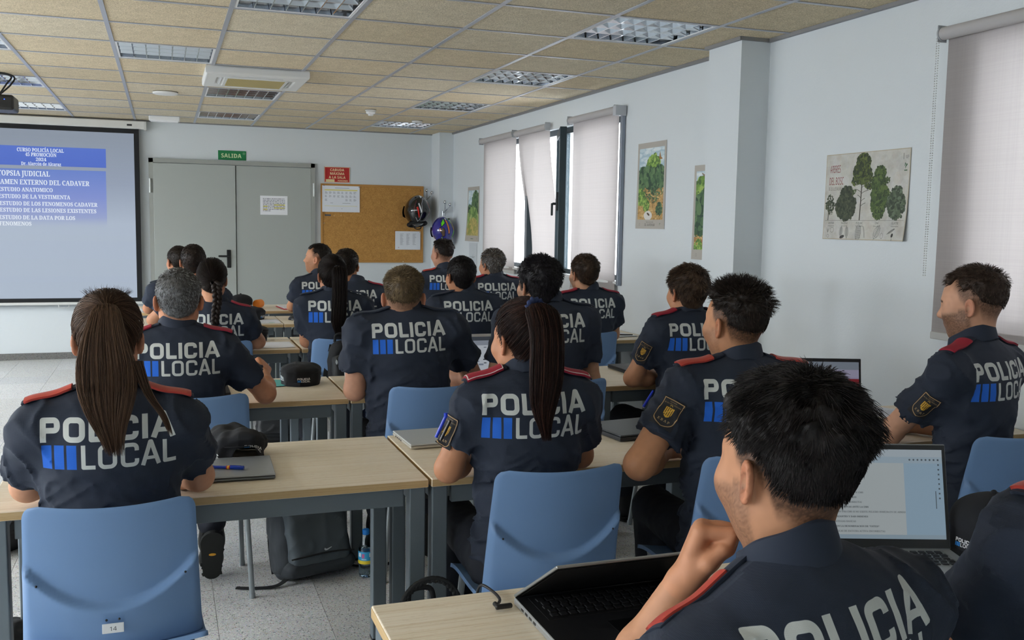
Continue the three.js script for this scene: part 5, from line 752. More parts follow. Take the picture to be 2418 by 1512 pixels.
  for (const s of [-1, 1]) tp.push(cap(V(s * .085, .515, -.02), V(s * kx, .535, kz), .085, .066, .04), cap(V(s * kx, .53, kz), V(s * (kx - .01), ay, az), .064, .055, .03));
  const tf = union(tp); mesh('trousers', netMesh((x, y, z) => { const d = tf(x, y, z); if (Math.abs(d) > .03) return d; const n = 1 - Math.abs(noise3(x * 14 + sd, y * 9, z * 14)); return d - .005 * n * n * n; }, [-.30, .08, -.52], [.30, .64, .17], near ? .011 : .016, .03), trouserMat, t);
  for (const s of [-1, 1]) {
    const x = s * (kx - .01), b = mesh('boot', netMesh(union(o.tuck ? [cap(V(x, .30, az - .01), V(x, .17, az - .03), .05, .048, .03), cap(V(x, .175, az - .03), V(x, .07, az - .105), .047, .045, .03), sph(x, .07, az - .11, .045, .03)] : [cap(V(x, .2, az), V(x, .09, az), .05, .05, .03), cap(V(x, .062, az + .02), V(x, .056, az - .16), .046, .04, .03)]), [x - .09, 0, az - .25], [x + .09, .38, az + .1], .011, .03), bootMat, t);
    const so = new THREE.Shape(); so.absellipse(0, .085, .047, .062, 0, Math.PI); so.absellipse(0, -.085, .038, .052, Math.PI, 2 * Math.PI); const g = [new THREE.ExtrudeGeometry(so, { depth: .014, bevelEnabled: false, curveSegments: 14 })]; for (let k = -6; k <= 6; k++) for (let q = -2; q <= 2; q++) { if (Math.abs(k) === 1 && true) { } const px = q * .0165 + (k % 2) * .006, py = k * .0205; if (Math.abs(px) > .04 - .006 * (Math.abs(k) > 4)) continue; if (k === 0 || k === -1) continue; g.push(place(rbox(.0135, .0165, .008, .002, px, py, -.003, 0, 0, (k + q) * .35, 1))); }
    const G = merge(g); if (o.tuck) { G.rotateX(Math.PI / 2 + 0); G.rotateX(.0); G.applyMatrix4(new THREE.Matrix4().makeRotationX(-1.05)); G.rotateX(0); G.translate(x, .125, az + .005); const sl = mesh('boot_sole', G, soleMat, b); const e = new THREE.CylinderGeometry(.011, .011, .002, 24); e.scale(1.3, 1, .62); const mk = e; mk.applyMatrix4(new THREE.Matrix4().makeRotationX(-1.05)); mk.translate(x, .132, az + .027); mesh('sole_mark', mk, mat(0xd79a1e, .5), sl); }
    else { G.rotateX(Math.PI / 2); G.rotateY(Math.PI); G.translate(x, .018, az - .07); mesh('boot_sole', G, soleMat, b); }
  }
  return t;
}
const HAIR = {
  fadeSpiky: { color: 0x1c1613, tip: 0x3a3029, top: .030, side: .004, fade: .055, sideY: .064, backY: .045, lift: .62, cw: .4, comb: [.1, .8, .1], n: 6500, clump: .003, body: .6, scalp: .9 },
  fadeShort: { color: 0x2a1f18, tip: 0x4a392c, top: .020, side: .004, fade: .055, sideY: .062, backY: .05, lift: .35, cw: .3, comb: [0, .1, -.8], n: 5000, body: .6, scalp: .8 },
};
const P = [];
// second row
P.push({ label: 'woman from behind with a wide brown ponytail over her print, left foreground', res: 'a', fine: true, fem: true, N: [.132, 1.079, 1.87], head: [0.13, 1.203, 1.82], hy: 2, hw: .172, waist: .93, eL: [-.085, .80, 1.66], eR: [.345, .80, 1.68], hL: [.03, .775, 1.45], hR: [.22, .775, 1.45], slide: 'orange', skin: 0xc79477,
  hair: { color: 0x3f2e24, tip: 0x7e6350, top: .008, side: .005, fade: 0, body: .8, n: 2600, tie: [0, .55, .85], puff: .004, fly: 120, clump: .004, scalp: .9 },
  tail: { pts: [[.131, 1.288, 1.89], [.132, 1.297, 1.93], [.130, 1.235, 1.965], [.134, 1.14, 1.985], [.136, 1.04, 2.0], [.150, .945, 2.01]], prof: t => .013 + .030 * sstep(.04, .40, t) + .024 * sstep(.32, .60, t) - .046 * sstep(.64, 1, t), n: 2600, flat: .32 },
  extra: ({ loc, hmesh }) => { const g = tailGeo([[.20, 1.17, 1.985], [.225, 1.09, 1.985], [.26, 1.03, 1.99], [.275, .985, 1.995]].map(p => loc(p)), t => .014 - .009 * t, 120, .0008, 0x3a2a20, 0x6b5140, 5, .5); mesh('loose_lock', g, hairMat, hmesh); } });
P.push({ label: 'woman with a dark high ponytail and blue scrunchie, centre foreground', res: 'a', fine: true, fem: true, N: [1.261, 1.085, 1.87], head: [1.255, 1.168, 1.8], hy: 14, hp: -4, by: -4, hw: .165, eL: [1.035, .80, 1.80], eR: [1.475, .80, 1.75], hL: [1.17, .78, 1.60], slide: 'crimson', piping: true, badge: true, badgeTurn: -.1, skin: 0xbb8565, armr: .95,
  hair: { color: 0x1a1110, tip: 0x4e3228, top: .007, side: .005, fade: 0, body: .8, n: 2800, tie: [.12, .62, .78], puff: .004, fly: 40, scalp: .95 },
  tail: { pts: [[1.250, 1.262, 1.885], [1.262, 1.272, 1.92], [1.270, 1.225, 1.955], [1.262, 1.10, 1.985], [1.252, .99, 1.995], [1.262, .91, 2.0]], prof: t => .016 + .034 * sstep(0, .3, t) - .036 * sstep(.6, 1, t), n: 2000, flat: .55, tieColor: 0x1f2f58, tieAt: [1.258, 1.270, 1.908], tieDir: [.3, .25, .9], tieR: .029 },
  extra: ({ t, loc, arm, sm, M }) => { const d = arm[-1].E.clone().sub(arm[-1].S).normalize(), at = (q, ox, oz) => { const c = arm[-1].S.clone().addScaledVector(d, q); return c.add(V(ox, 0, oz)); }; const a = at(.02, -.078, .035), b = at(.085, -.082, .03); mesh('pocket_pen', merge([rod(b, a, .0048), cyl(.0055, .0055, .012, a.x, a.y + .004, a.z, 12)]).applyMatrix4(M), mat(0x1c3cc8, .3), t); const a2 = at(.03, -.066, .055), b2 = at(.09, -.070, .05); mesh('pocket_pen', rod(b2, a2, .0045).applyMatrix4(M), mat(0x14161a, .3), t); } });
P.push({ label: 'man with a spiky dark fade and orange red shoulder slide behind the foreground man', res: 'a', N: [1.936, 1.112, 1.95], head: [1.934, 1.213, 1.88], hy: 10, by: -8, hw: .188, waist: .95, eL: [1.60, .80, 1.91], hL: [1.80, .78, 1.70], slide: 'orange', badge: true, badgeTurn: .5, skin: 0xb98563, beard: .45, armr: 1.12, hair: { ...HAIR.fadeSpiky, top: .034, n: 5200 },
  extra: ({ t, arm, M }) => { const d = arm[-1].E.clone().sub(arm[-1].S).normalize(), a = arm[-1].S.clone().addScaledVector(d, -.0).add(V(-.085, .0, -.03)), b = a.clone().addScaledVector(d, .06); mesh('pocket_pen', merge([rod(b, a, .0048, .0035)]).applyMatrix4(M), mat(0x1c3cc8, .3), t); } });
P.push({ label: 'man in profile with a short beard and skin fade by the right blind', res: 'a', N: [2.898, 1.15, 1.95], drop: .012, printY: .018, head: [2.88, 1.261, 1.88], hy: 28, hp: -9, by: 15, hw: .178, eL: [2.66, .80, 1.76], hL: [2.88, .785, 1.56], slide: 'crimson', badge: true, badgeTurn: .25, skin: 0xc4957a, beard: .95, hair: { ...HAIR.fadeShort, top: .022, fade: .06, sideY: .064, backY: .05, comb: [0, .35, -.6], lift: .42, cw: .4, color: 0x2b2019, tip: 0x55443a, scalp: .78, n: 5000 }, handL: { curl: [[.5, .6, .4]], n: [.3, -1, 0] } });
// third row
P.push({ label: 'man with short grey hair seated before the screen, hand raised on desk', res: 'a', N: [.312, 1.087, .5], head: [0.317, 1.188, 0.44], hy: 0, hw: .182, waist: .95, eL: [.02, .80, .42], eR: [.655, .79, .36], hR: [.668, .838, .13], slide: 'crimson', skin: 0xbf8868, tuck: true, handR: { d: [.08, .28, -.95], n: [-.6, -.6, -.3], curl: [[.75, .9, .5], [.8, .9, .5], [.85, .95, .5], [.9, 1, .5]], s: 1.05 }, hair: { color: 0x3a3836, tip: 0x55524f, grey: .38, top: .015, side: .006, fade: .012, sideY: .05, backY: .03, lift: .3, comb: [0, 0, -.7], n: 7000, body: .6, scalp: .8 } });
P.push({ label: 'broad blond man with faded sides and white laptop, third row', res: 'a', N: [1.226, 1.149, .5], head: [1.223, 1.19, 0.44], hy: -12, by: -5, hipDx: .02, hw: .195, waist: .93, eL: [1.02, .80, .42], eR: [1.575, .81, .33], hL: [1.10, .78, .14], hR: [1.46, .78, .1], skin: 0xc6947a, armr: 1.12, tuck: true, hair: { color: 0x4e4130, tip: 0x8a7656, top: .020, side: .005, fade: .06, sideY: .062, backY: .05, lift: .5, comb: [.2, .5, -.3], n: 6000, body: .6, clump: .002, scalp: .75 } });
P.push({ label: 'man with thick dark hair right of the white laptop, third row', res: 'b', N: [1.876, 1.173, .5], head: [1.84, 1.236, 0.44], hy: 10, by: -4, hw: .185, waist: .9, eL: [1.66, .80, .38], eR: [2.12, .80, .42], hR: [2.0, .78, .2], skin: 0xc39678, beard: .5, tuck: true, hair: { color: 0x141215, tip: 0x2c2a30, top: .026, side: .012, fade: 0, sideY: .04, backY: .02, lift: .22, comb: [.1, .3, .1], curl: .6, n: 5200, body: .7, clump: .005, scalp: .85 } });
P.push({ label: 'man with wavy brown hair leaning on the desk by the pillar', res: 'b', N: [2.608, 1.119, .5], head: [2.601, 1.198, 0.44], hy: 4, by: 2, hw: .172, eL: [2.36, .79, .37], hL: [2.60, .78, .30], eR: [2.86, .79, .36], hR: [2.64, .78, .22], slide: 'crimson', badge: true, badgeTurn: .2, skin: 0xc48e6c, hair: { color: 0x31251d, tip: 0x6d5744, top: .030, side: .010, fade: 0, sideY: .042, backY: .02, lift: .3, comb: [-.6, .15, -.5], curl: .5, n: 5200, body: .6, clump: .004, scalp: .8 } });
// fourth row
P.push({ label: 'woman with a thick dark braid seated before the door', res: 'b', fem: true, N: [.535, 1.03, -1.25], head: [0.522, 1.165, -1.29], hy: -6, by: -3, hw: .172, eR: [.775, .80, -1.33], slide: 'crimson', skin: 0xbd8a6c, hair: { color: 0x17110f, tip: 0x35271f, top: .010, side: .008, fade: 0, body: .8, n: 1800, tie: [.06, -.25, 1], puff: .005, scalp: .95 },
  extra: ({ loc, hmesh }) => { const c = new THREE.CatmullRomCurve3([[.535, 1.16, -1.155], [.54, 1.11, -1.135], [.54, 1.05, -1.13], [.53, .99, -1.125], [.525, .93, -1.12]].map(p => loc(p))); for (let s = 0; s < 3; s++) { const pts = []; for (let k = 0; k <= 60; k++) { const q = k / 60, p = c.getPoint(q), a = q * 19 + s * 2.094, R = .017 * (1 - .35 * q); pts.push(V(p.x + Math.sin(a) * R, p.y, p.z + Math.sin(2 * a) * R * .55)); } const g = new THREE.TubeGeometry(new THREE.CatmullRomCurve3(pts), 90, .0135, 8); const col = []; for (let i = 0; i < g.attributes.position.count; i++) { const v = .8 + .5 * noise3(i * .7, s, i * .03); col.push(.016 * v, .010 * v, .008 * v); } g.setAttribute('color', new THREE.Float32BufferAttribute(col, 3)); mesh('braid_strand', g, hairMat, hmesh); } const e = c.getPoint(1); mesh('braid_end', tailGeo([e.clone().add(V(0, .02, 0)), e.clone().add(V(-.004, -.03, .002)), e.clone().add(V(-.008, -.085, .004))], t => .010 + .016 * sstep(0, .5, t) - .012 * sstep(.6, 1, t), 320, .0012, 0x17110f, 0x35271f, 8, .6), hairMat, hmesh); mesh('hair_tie', place(new THREE.TorusGeometry(.0125, .004, 8, 20), e.x, e.y - .004, e.z, Math.PI / 2), mat(0x121114, .8), hmesh); } });
P.push({ label: 'woman with a long straight ponytail to mid back before the cork board', res: 'b', fem: true, N: [1.203, 1.103, -1.2], head: [1.197, 1.187, -1.26], hy: -5, by: -3, hw: .168, eL: [1.06, .80, -1.33], slide: null, skin: 0xb98466, hair: { color: 0x15100f, tip: 0x2e221c, top: .010, side: .008, fade: 0, body: .8, n: 1800, tie: [.06, .42, .92], puff: .005, scalp: .95 },
  tail: { pts: [[1.205, 1.235, -1.145], [1.215, 1.235, -1.11], [1.215, 1.17, -1.09], [1.212, 1.05, -1.085], [1.205, .93, -1.08], [1.21, .83, -1.08]], prof: t => .014 + .030 * sstep(0, .25, t) - .026 * sstep(.75, 1, t), n: 1000, flat: .55, tieColor: 0x1a1a1e, tieAt: [1.207, 1.236, -1.135], tieDir: [0, .1, 1], tieR: .014 } });
P.push({ label: 'man with cropped black hair in the fourth row, middle', res: 'b', N: [2.016, 1.091, -1.2], head: [1.991, 1.18, -1.26], hy: 10, by: -2, hw: .185, slide: null, skin: 0xb07c5c, hair: { color: 0x100e0e, tip: 0x252121, top: .012, side: .007, fade: 0, sideY: .05, backY: .03, lift: .5, n: 3600, body: .6, scalp: .9 } });
P.push({ label: 'man with tousled brown hair and beard before the window blind', res: 'b', N: [2.855, 1.097, -1.2], head: [2.826, 1.191, -1.26], hy: 8, by: -2, hw: .178, slide: 'crimson', skin: 0xc09072, beard: .8, hair: { color: 0x2a1f18, tip: 0x54402f, top: .022, side: .008, fade: .01, sideY: .05, backY: .035, lift: .28, comb: [.1, .4, -.3], curl: .5, n: 4200, body: .6, clump: .003, scalp: .75 } });
// fifth row
P.push({ label: 'dark haired man with thinning crown just left of the braid woman', res: 'c', N: [.479, 1.044, -2.62], head: [0.46, 1.203, -2.72], hy: -4, by: 0, hw: .175, eL: [.185, .80, -2.72], hL: [.30, .78, -2.92], slide: null, skin: 0xb98567, hair: { color: 0x1a1412, tip: 0x3a2d26, top: .011, side: .008, fade: 0, sideY: .05, backY: .03, lift: .4, n: 2600, body: .6, scalp: .85 } });
P.push({ label: 'dark haired man half hidden behind the long ponytail woman', res: 'c', N: [1.60, 1.059, -2.65], head: [1.545, 1.175, -2.72], hy: -14, by: -6, hw: .18, slide: 'crimson', skin: 0xb5805f, hair: { color: 0x16120f, tip: 0x322820, top: .018, side: .007, fade: .01, sideY: .05, backY: .035, lift: .5, n: 2600, body: .6, scalp: .8 } });
P.push({ label: 'older man with greying brown hair beside the narrow blind', res: 'c', N: [2.702, 1.106, -2.65], head: [2.687, 1.183, -2.72], hy: 22, by: -4, hw: .178, slide: 'crimson', skin: 0xbd8768, hair: { color: 0x3d342d, tip: 0x7a6e62, grey: .25, top: .020, side: .009, fade: 0, sideY: .045, backY: .02, lift: .45, comb: [0, .1, .3], n: 3000, body: .55, scalp: .8 } });
// front row
P.push({ label: 'front row man almost hidden left of the thinning crown', res: 'c', N: [.36, 1.03, -3.62], head: [0.372, 1.165, -3.72], hy: 22, by: 0, hw: .175, slide: null, skin: 0xb98264, hair: { color: 0x1c1613, tip: 0x35291f, top: .010, side: .006, fade: .01, lift: .4, n: 2200, body: .6, scalp: .8 } });
P.push({ label: 'young man in full left profile before the grey door', res: 'c', N: [1.486, 1.06, -3.62], head: [1.478, 1.192, -3.72], hy: 62, hp: 4, by: -2, hw: .175, slide: null, skin: 0xbf8a6a, beard: .2, hair: { ...HAIR.fadeShort, color: 0x16120f, tip: 0x2b241f, top: .015, fade: .06, n: 2600, scalp: .7 } });
P.push({ label: 'man with a dark top and shaved sides below the colourful helmet', res: 'c', N: [2.576, 1.113, -3.62], head: [2.565, 1.235, -3.72], hy: 24, by: -4, hw: .178, slide: 'orange', skin: 0xb98a72, hair: { ...HAIR.fadeShort, color: 0x1c1715, tip: 0x352c28, top: .022, lift: .5, comb: [-.2, .6, -.3], fade: .06, n: 2600, scalp: .75 } });
// foreground
P.push({ label: 'large foreground man with thick black hair resting his chin on a fist', res: 'a', fine: true, N: [1.075, 1.072, 3.43], printY: .047, head: [1.075, 1.178, 3.34], hy: 6, hp: -3, hr: -2, by: 7, hipDx: .04, drop: .02, strapZ: -.046, slideW: .019, slideL: true, hw: .185, waist: .95, eL: [.92, .80, 3.17], hL: [.990, .98, 3.215], slide: 'orange', skin: 0xbd8a6a, beard: .7, collarTilt: -.1, collarR: .9, handL: { d: [.28, .80, .05], n: [.75, -.35, .5], curl: [[1.25, 1.8, 1.0], [1.3, 1.8, 1.0], [1.35, 1.8, 1.0], [1.4, 1.8, 1.0]], s: 1.0, fist: true, thumb: [[.036, .050, .022], [.034, .076, .034], [.018, .094, .042]] }, hair: { color: 0x100e0e, tip: 0x2b2524, top: .030, side: .005, fade: .042, sideY: .052, backY: .048, lift: .17, cw: .15, comb: [.3, .2, .3], curl: .45, droop: .07, n: 19000, w: .0006, body: .9, clump: .004, rough: .2, scalp: .93 } });
P.push({ label: 'cut off person at the right edge, only a dark sleeve and red slide seen', res: 'b', fine: true, N: [1.63, 1.16, 3.45], head: [1.66, 1.28, 3.38], hy: 20, by: 4, hw: .185, eL: [1.47, .82, 3.26], hL: [1.62, .78, 3.04], slide: 'orange', skin: 0xb98567, armr: 1.08, hair: { color: 0x15110f, tip: 0x2b2420, top: .02, side: .008, n: 1500, body: .6, scalp: .8 } });
for (const o of P) { person(o); }
// ---------------------------------------------------------------- things on the desks
const silver = mat(0x9aa0a4, .35, { metalness: .75 }), whitePl = mat(0xd9dcdd, .4), darkPl = mat(0x17181b, .5), keyM = mat(0x141518, .6);
const keyGeo = rbox(.0152, .003, .0145, .0014, 0, 0, 0, 0, 0, 0, 1);
// laptop: hinge at the origin, base towards +z, lid opened by `open` radians from closed
function laptop(label, pos, turn, o) {
  const t = thing('laptop', label, 'laptop', pos, turn), w = o.w ?? .35, d = o.d ?? .24, th = o.th ?? .010, bm = o.base ?? silver;
  const base = mesh('laptop_base', rbox(w, th, d, .004, 0, th / 2 + .002, d / 2), bm, t);
  mesh('rubber_feet', merge([[-1, .02], [1, .02], [-1, d - .02], [1, d - .02]].map(([s, z]) => cyl(.006, .006, .003, s * (w / 2 - .03), .0015, z, 10))), darkPl, base);
  if (o.deckFull) mesh('deck_plate', rbox(w - .005, .001, d - .005, .0004, 0, th + .0018, d / 2), o.deckFull, base);
  if (o.open > .1) {
    const kb = mesh('keyboard', rbox(w - .05, .0012, d * .44, .0005, 0, th + .0022, d * .28), o.deck ?? keyM, base);
    if (o.keys) for (let r = 0; r < 5; r++) for (let c = 0; c < 15; c++) { const m = mesh('key', keyGeo, o.keyMat ?? keyM, kb); m.position.set((c - 7) * .0195 + (r % 2) * .004, th + .0038, d * .28 + (r - 2) * .019); }
    mesh('touchpad', rbox(.10, .001, .065, .0004, o.padX ?? 0, th + .0024, d * .77), o.pad ?? mat(0x2b2d31, .35), base);
  }
  const ports = []; for (let k = 0; k < 4; k++) ports.push(box(.0016, .0045, .012, -w / 2, th / 2 + .002, d * .2 + k * .022)); mesh('ports', merge(ports), mat(0x0c0d0f, .4), base);
  const lid = new THREE.Group(); lid.name = 'lid'; t.add(lid); lid.position.set(0, th + .003, .004); lid.rotation.x = -o.open; const lt = .006;
  mesh('lid_shell', rbox(w, lt, d, .003, 0, lt / 2, d / 2 - .002), o.lid ?? bm, lid);
  if (o.open > .1) { mesh('bezel', box(w - .004, .0008, d - .006, 0, -.0005, d / 2 - .002), o.bezel ?? darkPl, lid); const s = gridGeo(1, 1, (u, v) => [(u - .5) * (w - (o.bz ?? .02)), -.0012, lerp(.022, d - (o.bzt ?? .016), 1 - v)]); const uv = s.attributes.uv; for (let i = 0; i < uv.count; i++) uv.setXY(i, uv.getX(i), 1 - uv.getY(i)); const sw = w - (o.bz ?? .02), sd = d - .038; mesh('screen', place(box(sw, .0006, sd, 0, -.0011, .022 + sd / 2)), darkPl, lid); if (o.tex) { const g = gridGeo(1, 1, (u, v) => [(u - .5) * sw, -.0017, .022 + sd * v]); mesh('screen_picture', g, new THREE.MeshStandardMaterial({ color: 0x222222, roughness: .3, map: o.tex, emissive: 0xffffff, emissiveMap: o.tex, emissiveIntensity: o.glow ?? .5, side: THREE.DoubleSide }), lid); } }
  if (o.badge) mesh('lid_mark', cyl(.012, .012, .0006, 0, lt + .0003, d * .5, 20), mat(0xc9cdd0, .3, { metalness: .8 }), lid);
  return t;
}
const DT = DH + .0005;
laptop('closed silver laptop with a blue pen on it beside the left woman', [.405, DT, 1.322], -.03, { w: .34, d: .237, open: 0, th: .009, lid: mat(0xa4aab0, .38, { metalness: .55 }), base: mat(0x6e7478, .4, { metalness: .7 }) });
laptop('closed pale silver laptop at the desk seam left of the scrunchie woman', [1.20, DT, 1.072], .04, { w: .335, d: .235, open: 0, lid: mat(0xd3d8da, .35, { metalness: .35 }), base: mat(0xd0cdc4, .4, { metalness: .5 }) });
laptop('closed dark grey laptop between the scrunchie woman and the spiky haired man', [1.935, DT, 1.135], .12, { w: .36, d: .25, open: 0, th: .016, lid: mat(0x4b5157, .4, { metalness: .5 }), base: mat(0x2b2e33, .5) });
laptop('thin black laptop closed near the elbow of the wavy haired man', [2.70, DT, -.24], 0, { w: .36, d: .25, open: 0, th: .013, lid: mat(0x1d1f23, .45), base: mat(0x1a1b1e, .5) });
laptop('black laptop with its lid half lowered on the nearest desk', [1.101, DT, 2.672], 0, { w: .36, d: .258, open: .56, th: .015, lid: mat(0xa9adb0, .35, { metalness: .7 }), base: mat(0xa3a6a8, .4, { metalness: .6 }), deck: mat(0x0e0f11, .5), deckFull: mat(0x131417, .5), keys: true, pad: mat(0x0b0c0f, .35), bezel: mat(0x08090b, .35) });
const docTex = canvasTex(900, 560, (c, w, h) => {
  c.fillStyle = '#a9c6dc'; c.fillRect(0, 0, w, h); c.fillStyle = '#c4d2dc'; c.fillRect(0, 0, w, 46); c.fillStyle = '#b4c9d8'; c.fillRect(0, 46, w, 40); c.fillStyle = '#c9d3d6'; c.fillRect(60, 86, 590, h - 110); c.fillStyle = '#5a6670'; for (let k = 0; k < 8; k++) { c.beginPath(); c.arc(690 + k * 26, 64, 6, 0, 7); c.fill(); } for (let k = 0; k < 9; k++) c.fillRect(868, 60 + k * 30, 10, 10); c.fillRect(846, 260, 5, 110); c.fillStyle = '#a6bccb'; c.fillRect(0, h - 26, w, 26);
  c.fillStyle = '#30363c'; c.textBaseline = 'middle'; const L = [['CUANDO NOS ENCONTRAMOS', 1, 0], ['', 0, 0], ['EFECTOS EN LOS SENTIDOS', 1, 1], ['INCORRECTA', 0, 0], ['SALUD DE LA POBLACION', 1, 1], ['LLAMAR A UN INDICADOR DE EMS', 0, 0], ['MEMORIA A CORTO PLAZO', 1, 1], ['DEBEMOS EVITAR (INCORRECTA)', 0, 0], ['ACTITUDES POSITIVAS ANTE LA EMS', 1, 1], ['PERSONA CON UNA EMS SI NO EXISTE PELIGRO INMEDIATO DE ARMAS', 0, 0], ['NO AMENAZANTES Y DAR ORDENES', 1, 1], ['LAS ESTRATEGIAS BASICAS', 0, 0], ['SUJETO CON LA DENOMINACION DE “USTED”', 1, 1], ['USAR TECNICAS DE ESCUCHA ACTIVA (INCORRECTA)', 0, 0]];
  L.forEach(([s, b, q], i) => { c.font = `${q ? 'bold ' : ''}15px serif`; c.fillText(s, 130, 122 + i * 30); });
});
laptop('open silver laptop showing a text document, right of the foreground man', [1.852, DT, 2.64], -.33, { w: .36, d: .25, open: 1.83, th: .012, lid: mat(0x8d9296, .35, { metalness: .6 }), base: mat(0xa9aeb2, .4, { metalness: .5 }), deck: mat(0x9a9fa3, .5, { metalness: .4 }), keys: true, keyMat: mat(0x1c1e22, .5), pad: mat(0x2a2c30, .35), tex: docTex, glow: .42, bezel: mat(0x25282b, .5) });
const webTex = canvasTex(640, 400, (c, w, h) => { c.fillStyle = '#a9a0c0'; c.fillRect(0, 0, w, h); c.fillStyle = '#8f9aa8'; c.fillRect(0, 0, w, 60); c.fillStyle = '#b4b0cc'; c.fillRect(0, 60, w, 60); c.fillStyle = '#8e3038'; c.fillRect(90, 130, w - 90, 60); c.fillStyle = '#c0b4d4'; c.fillRect(60, 200, w - 60, 200); c.fillStyle = '#6a6488'; for (let k = 0; k < 5; k++) c.fillRect(100, 230 + k * 30, 300, 7); });
laptop('open black laptop with a lilac web page by the right wall', [2.715, DT, 1.30], -.35, { w: .345, d: .245, open: 1.75, th: .012, base: darkPl, lid: mat(0x23252a, .5), bezel: mat(0x1c1e22, .5), tex: webTex, glow: .4 });
const plotTex = canvasTex(640, 400, (c, w, h) => { c.fillStyle = '#cfd6e0'; c.fillRect(0, 0, w, h); c.fillStyle = '#4a5058'; c.fillRect(0, 0, w, 40); c.fillStyle = '#9aa2b0'; c.fillRect(0, 40, w, 50); seed = 8; for (let k = 0; k < 30; k++) { c.fillStyle = ['#2e333c', '#8a93a4', '#5b6472', '#b9c2ce'][k % 4]; c.fillRect(rnd() * w, 100 + rnd() * 200, rr(10, 60), rr(4, 18)); } c.fillStyle = '#5a2630'; c.fillRect(0, h - 40, w, 12); c.fillStyle = '#b24a52'; for (let k = 0; k < 12; k++) c.fillRect(40 + k * 46, h - 38, 18, 8); });
laptop('open white laptop between the blond man and the thick haired man', [1.705, DT, .035], .0, { w: .325, d: .225, open: 1.75, th: .010, base: whitePl, lid: whitePl, bezel: whitePl, bz: .03, tex: plotTex, glow: .5 });
laptop('open white laptop mostly hidden by the blond man', [1.205, DT, .035], .08, { w: .325, d: .225, open: 1.78, th: .010, base: whitePl, lid: whitePl, bezel: whitePl, bz: .03, tex: plotTex, glow: .35 });
laptop('open dark laptop in front of the grey haired man', [.345, DT, -.13], 0, { w: .37, d: .255, open: 1.72, th: .014, base: darkPl, lid: mat(0x3c4044, .45), bezel: mat(0x2e3236, .45) });
{ // pen, charger
  const t = thing('ballpoint_pen', 'blue ballpoint pen with a red and yellow band on the silver laptop', 'pen', [.405, DT + .0185, 1.462], -.40); const bl = mat(0x163a9e, .25);
  mesh('barrel', place(new THREE.CylinderGeometry(.0048, .0048, .105, 14), 0, .0048, 0, 0, 0, Math.PI / 2), bl, t); mesh('cap', place(new THREE.CylinderGeometry(.0056, .0062, .042, 14), .062, .0052, 0, 0, 0, Math.PI / 2), bl, t); mesh('band', place(new THREE.CylinderGeometry(.0058, .0058, .012, 14), .036, .005, 0, 0, 0, Math.PI / 2), mat(0xb02a2e, .35), t); mesh('band', place(new THREE.CylinderGeometry(.0059, .0059, .005, 14), .036, .005, 0, 0, 0, Math.PI / 2), mat(0xe0b52e, .35), t); mesh('clip', rbox(.035, .0012, .003, .0005, .058, .0115, 0), bl, t);
  const c = thing('charging_cable', 'black charging cable with an angled plug beside the half lowered laptop', 'cable', [.887, DT, 2.56]); mesh('cord', tube([[-.005, -.25, -.04], [-.004, -.02, -.012], [0, .005, .002], [.012, .006, .04], [.012, .006, .09], [-.004, .008, .12]], .0032, 50, 8), darkPl, c); mesh('plug', merge([rbox(.036, .010, .010, .004, .006, .009, .132), cyl(.004, .005, .02, -.006, .008, .122, 12, Math.PI / 2)]), darkPl, c);
}
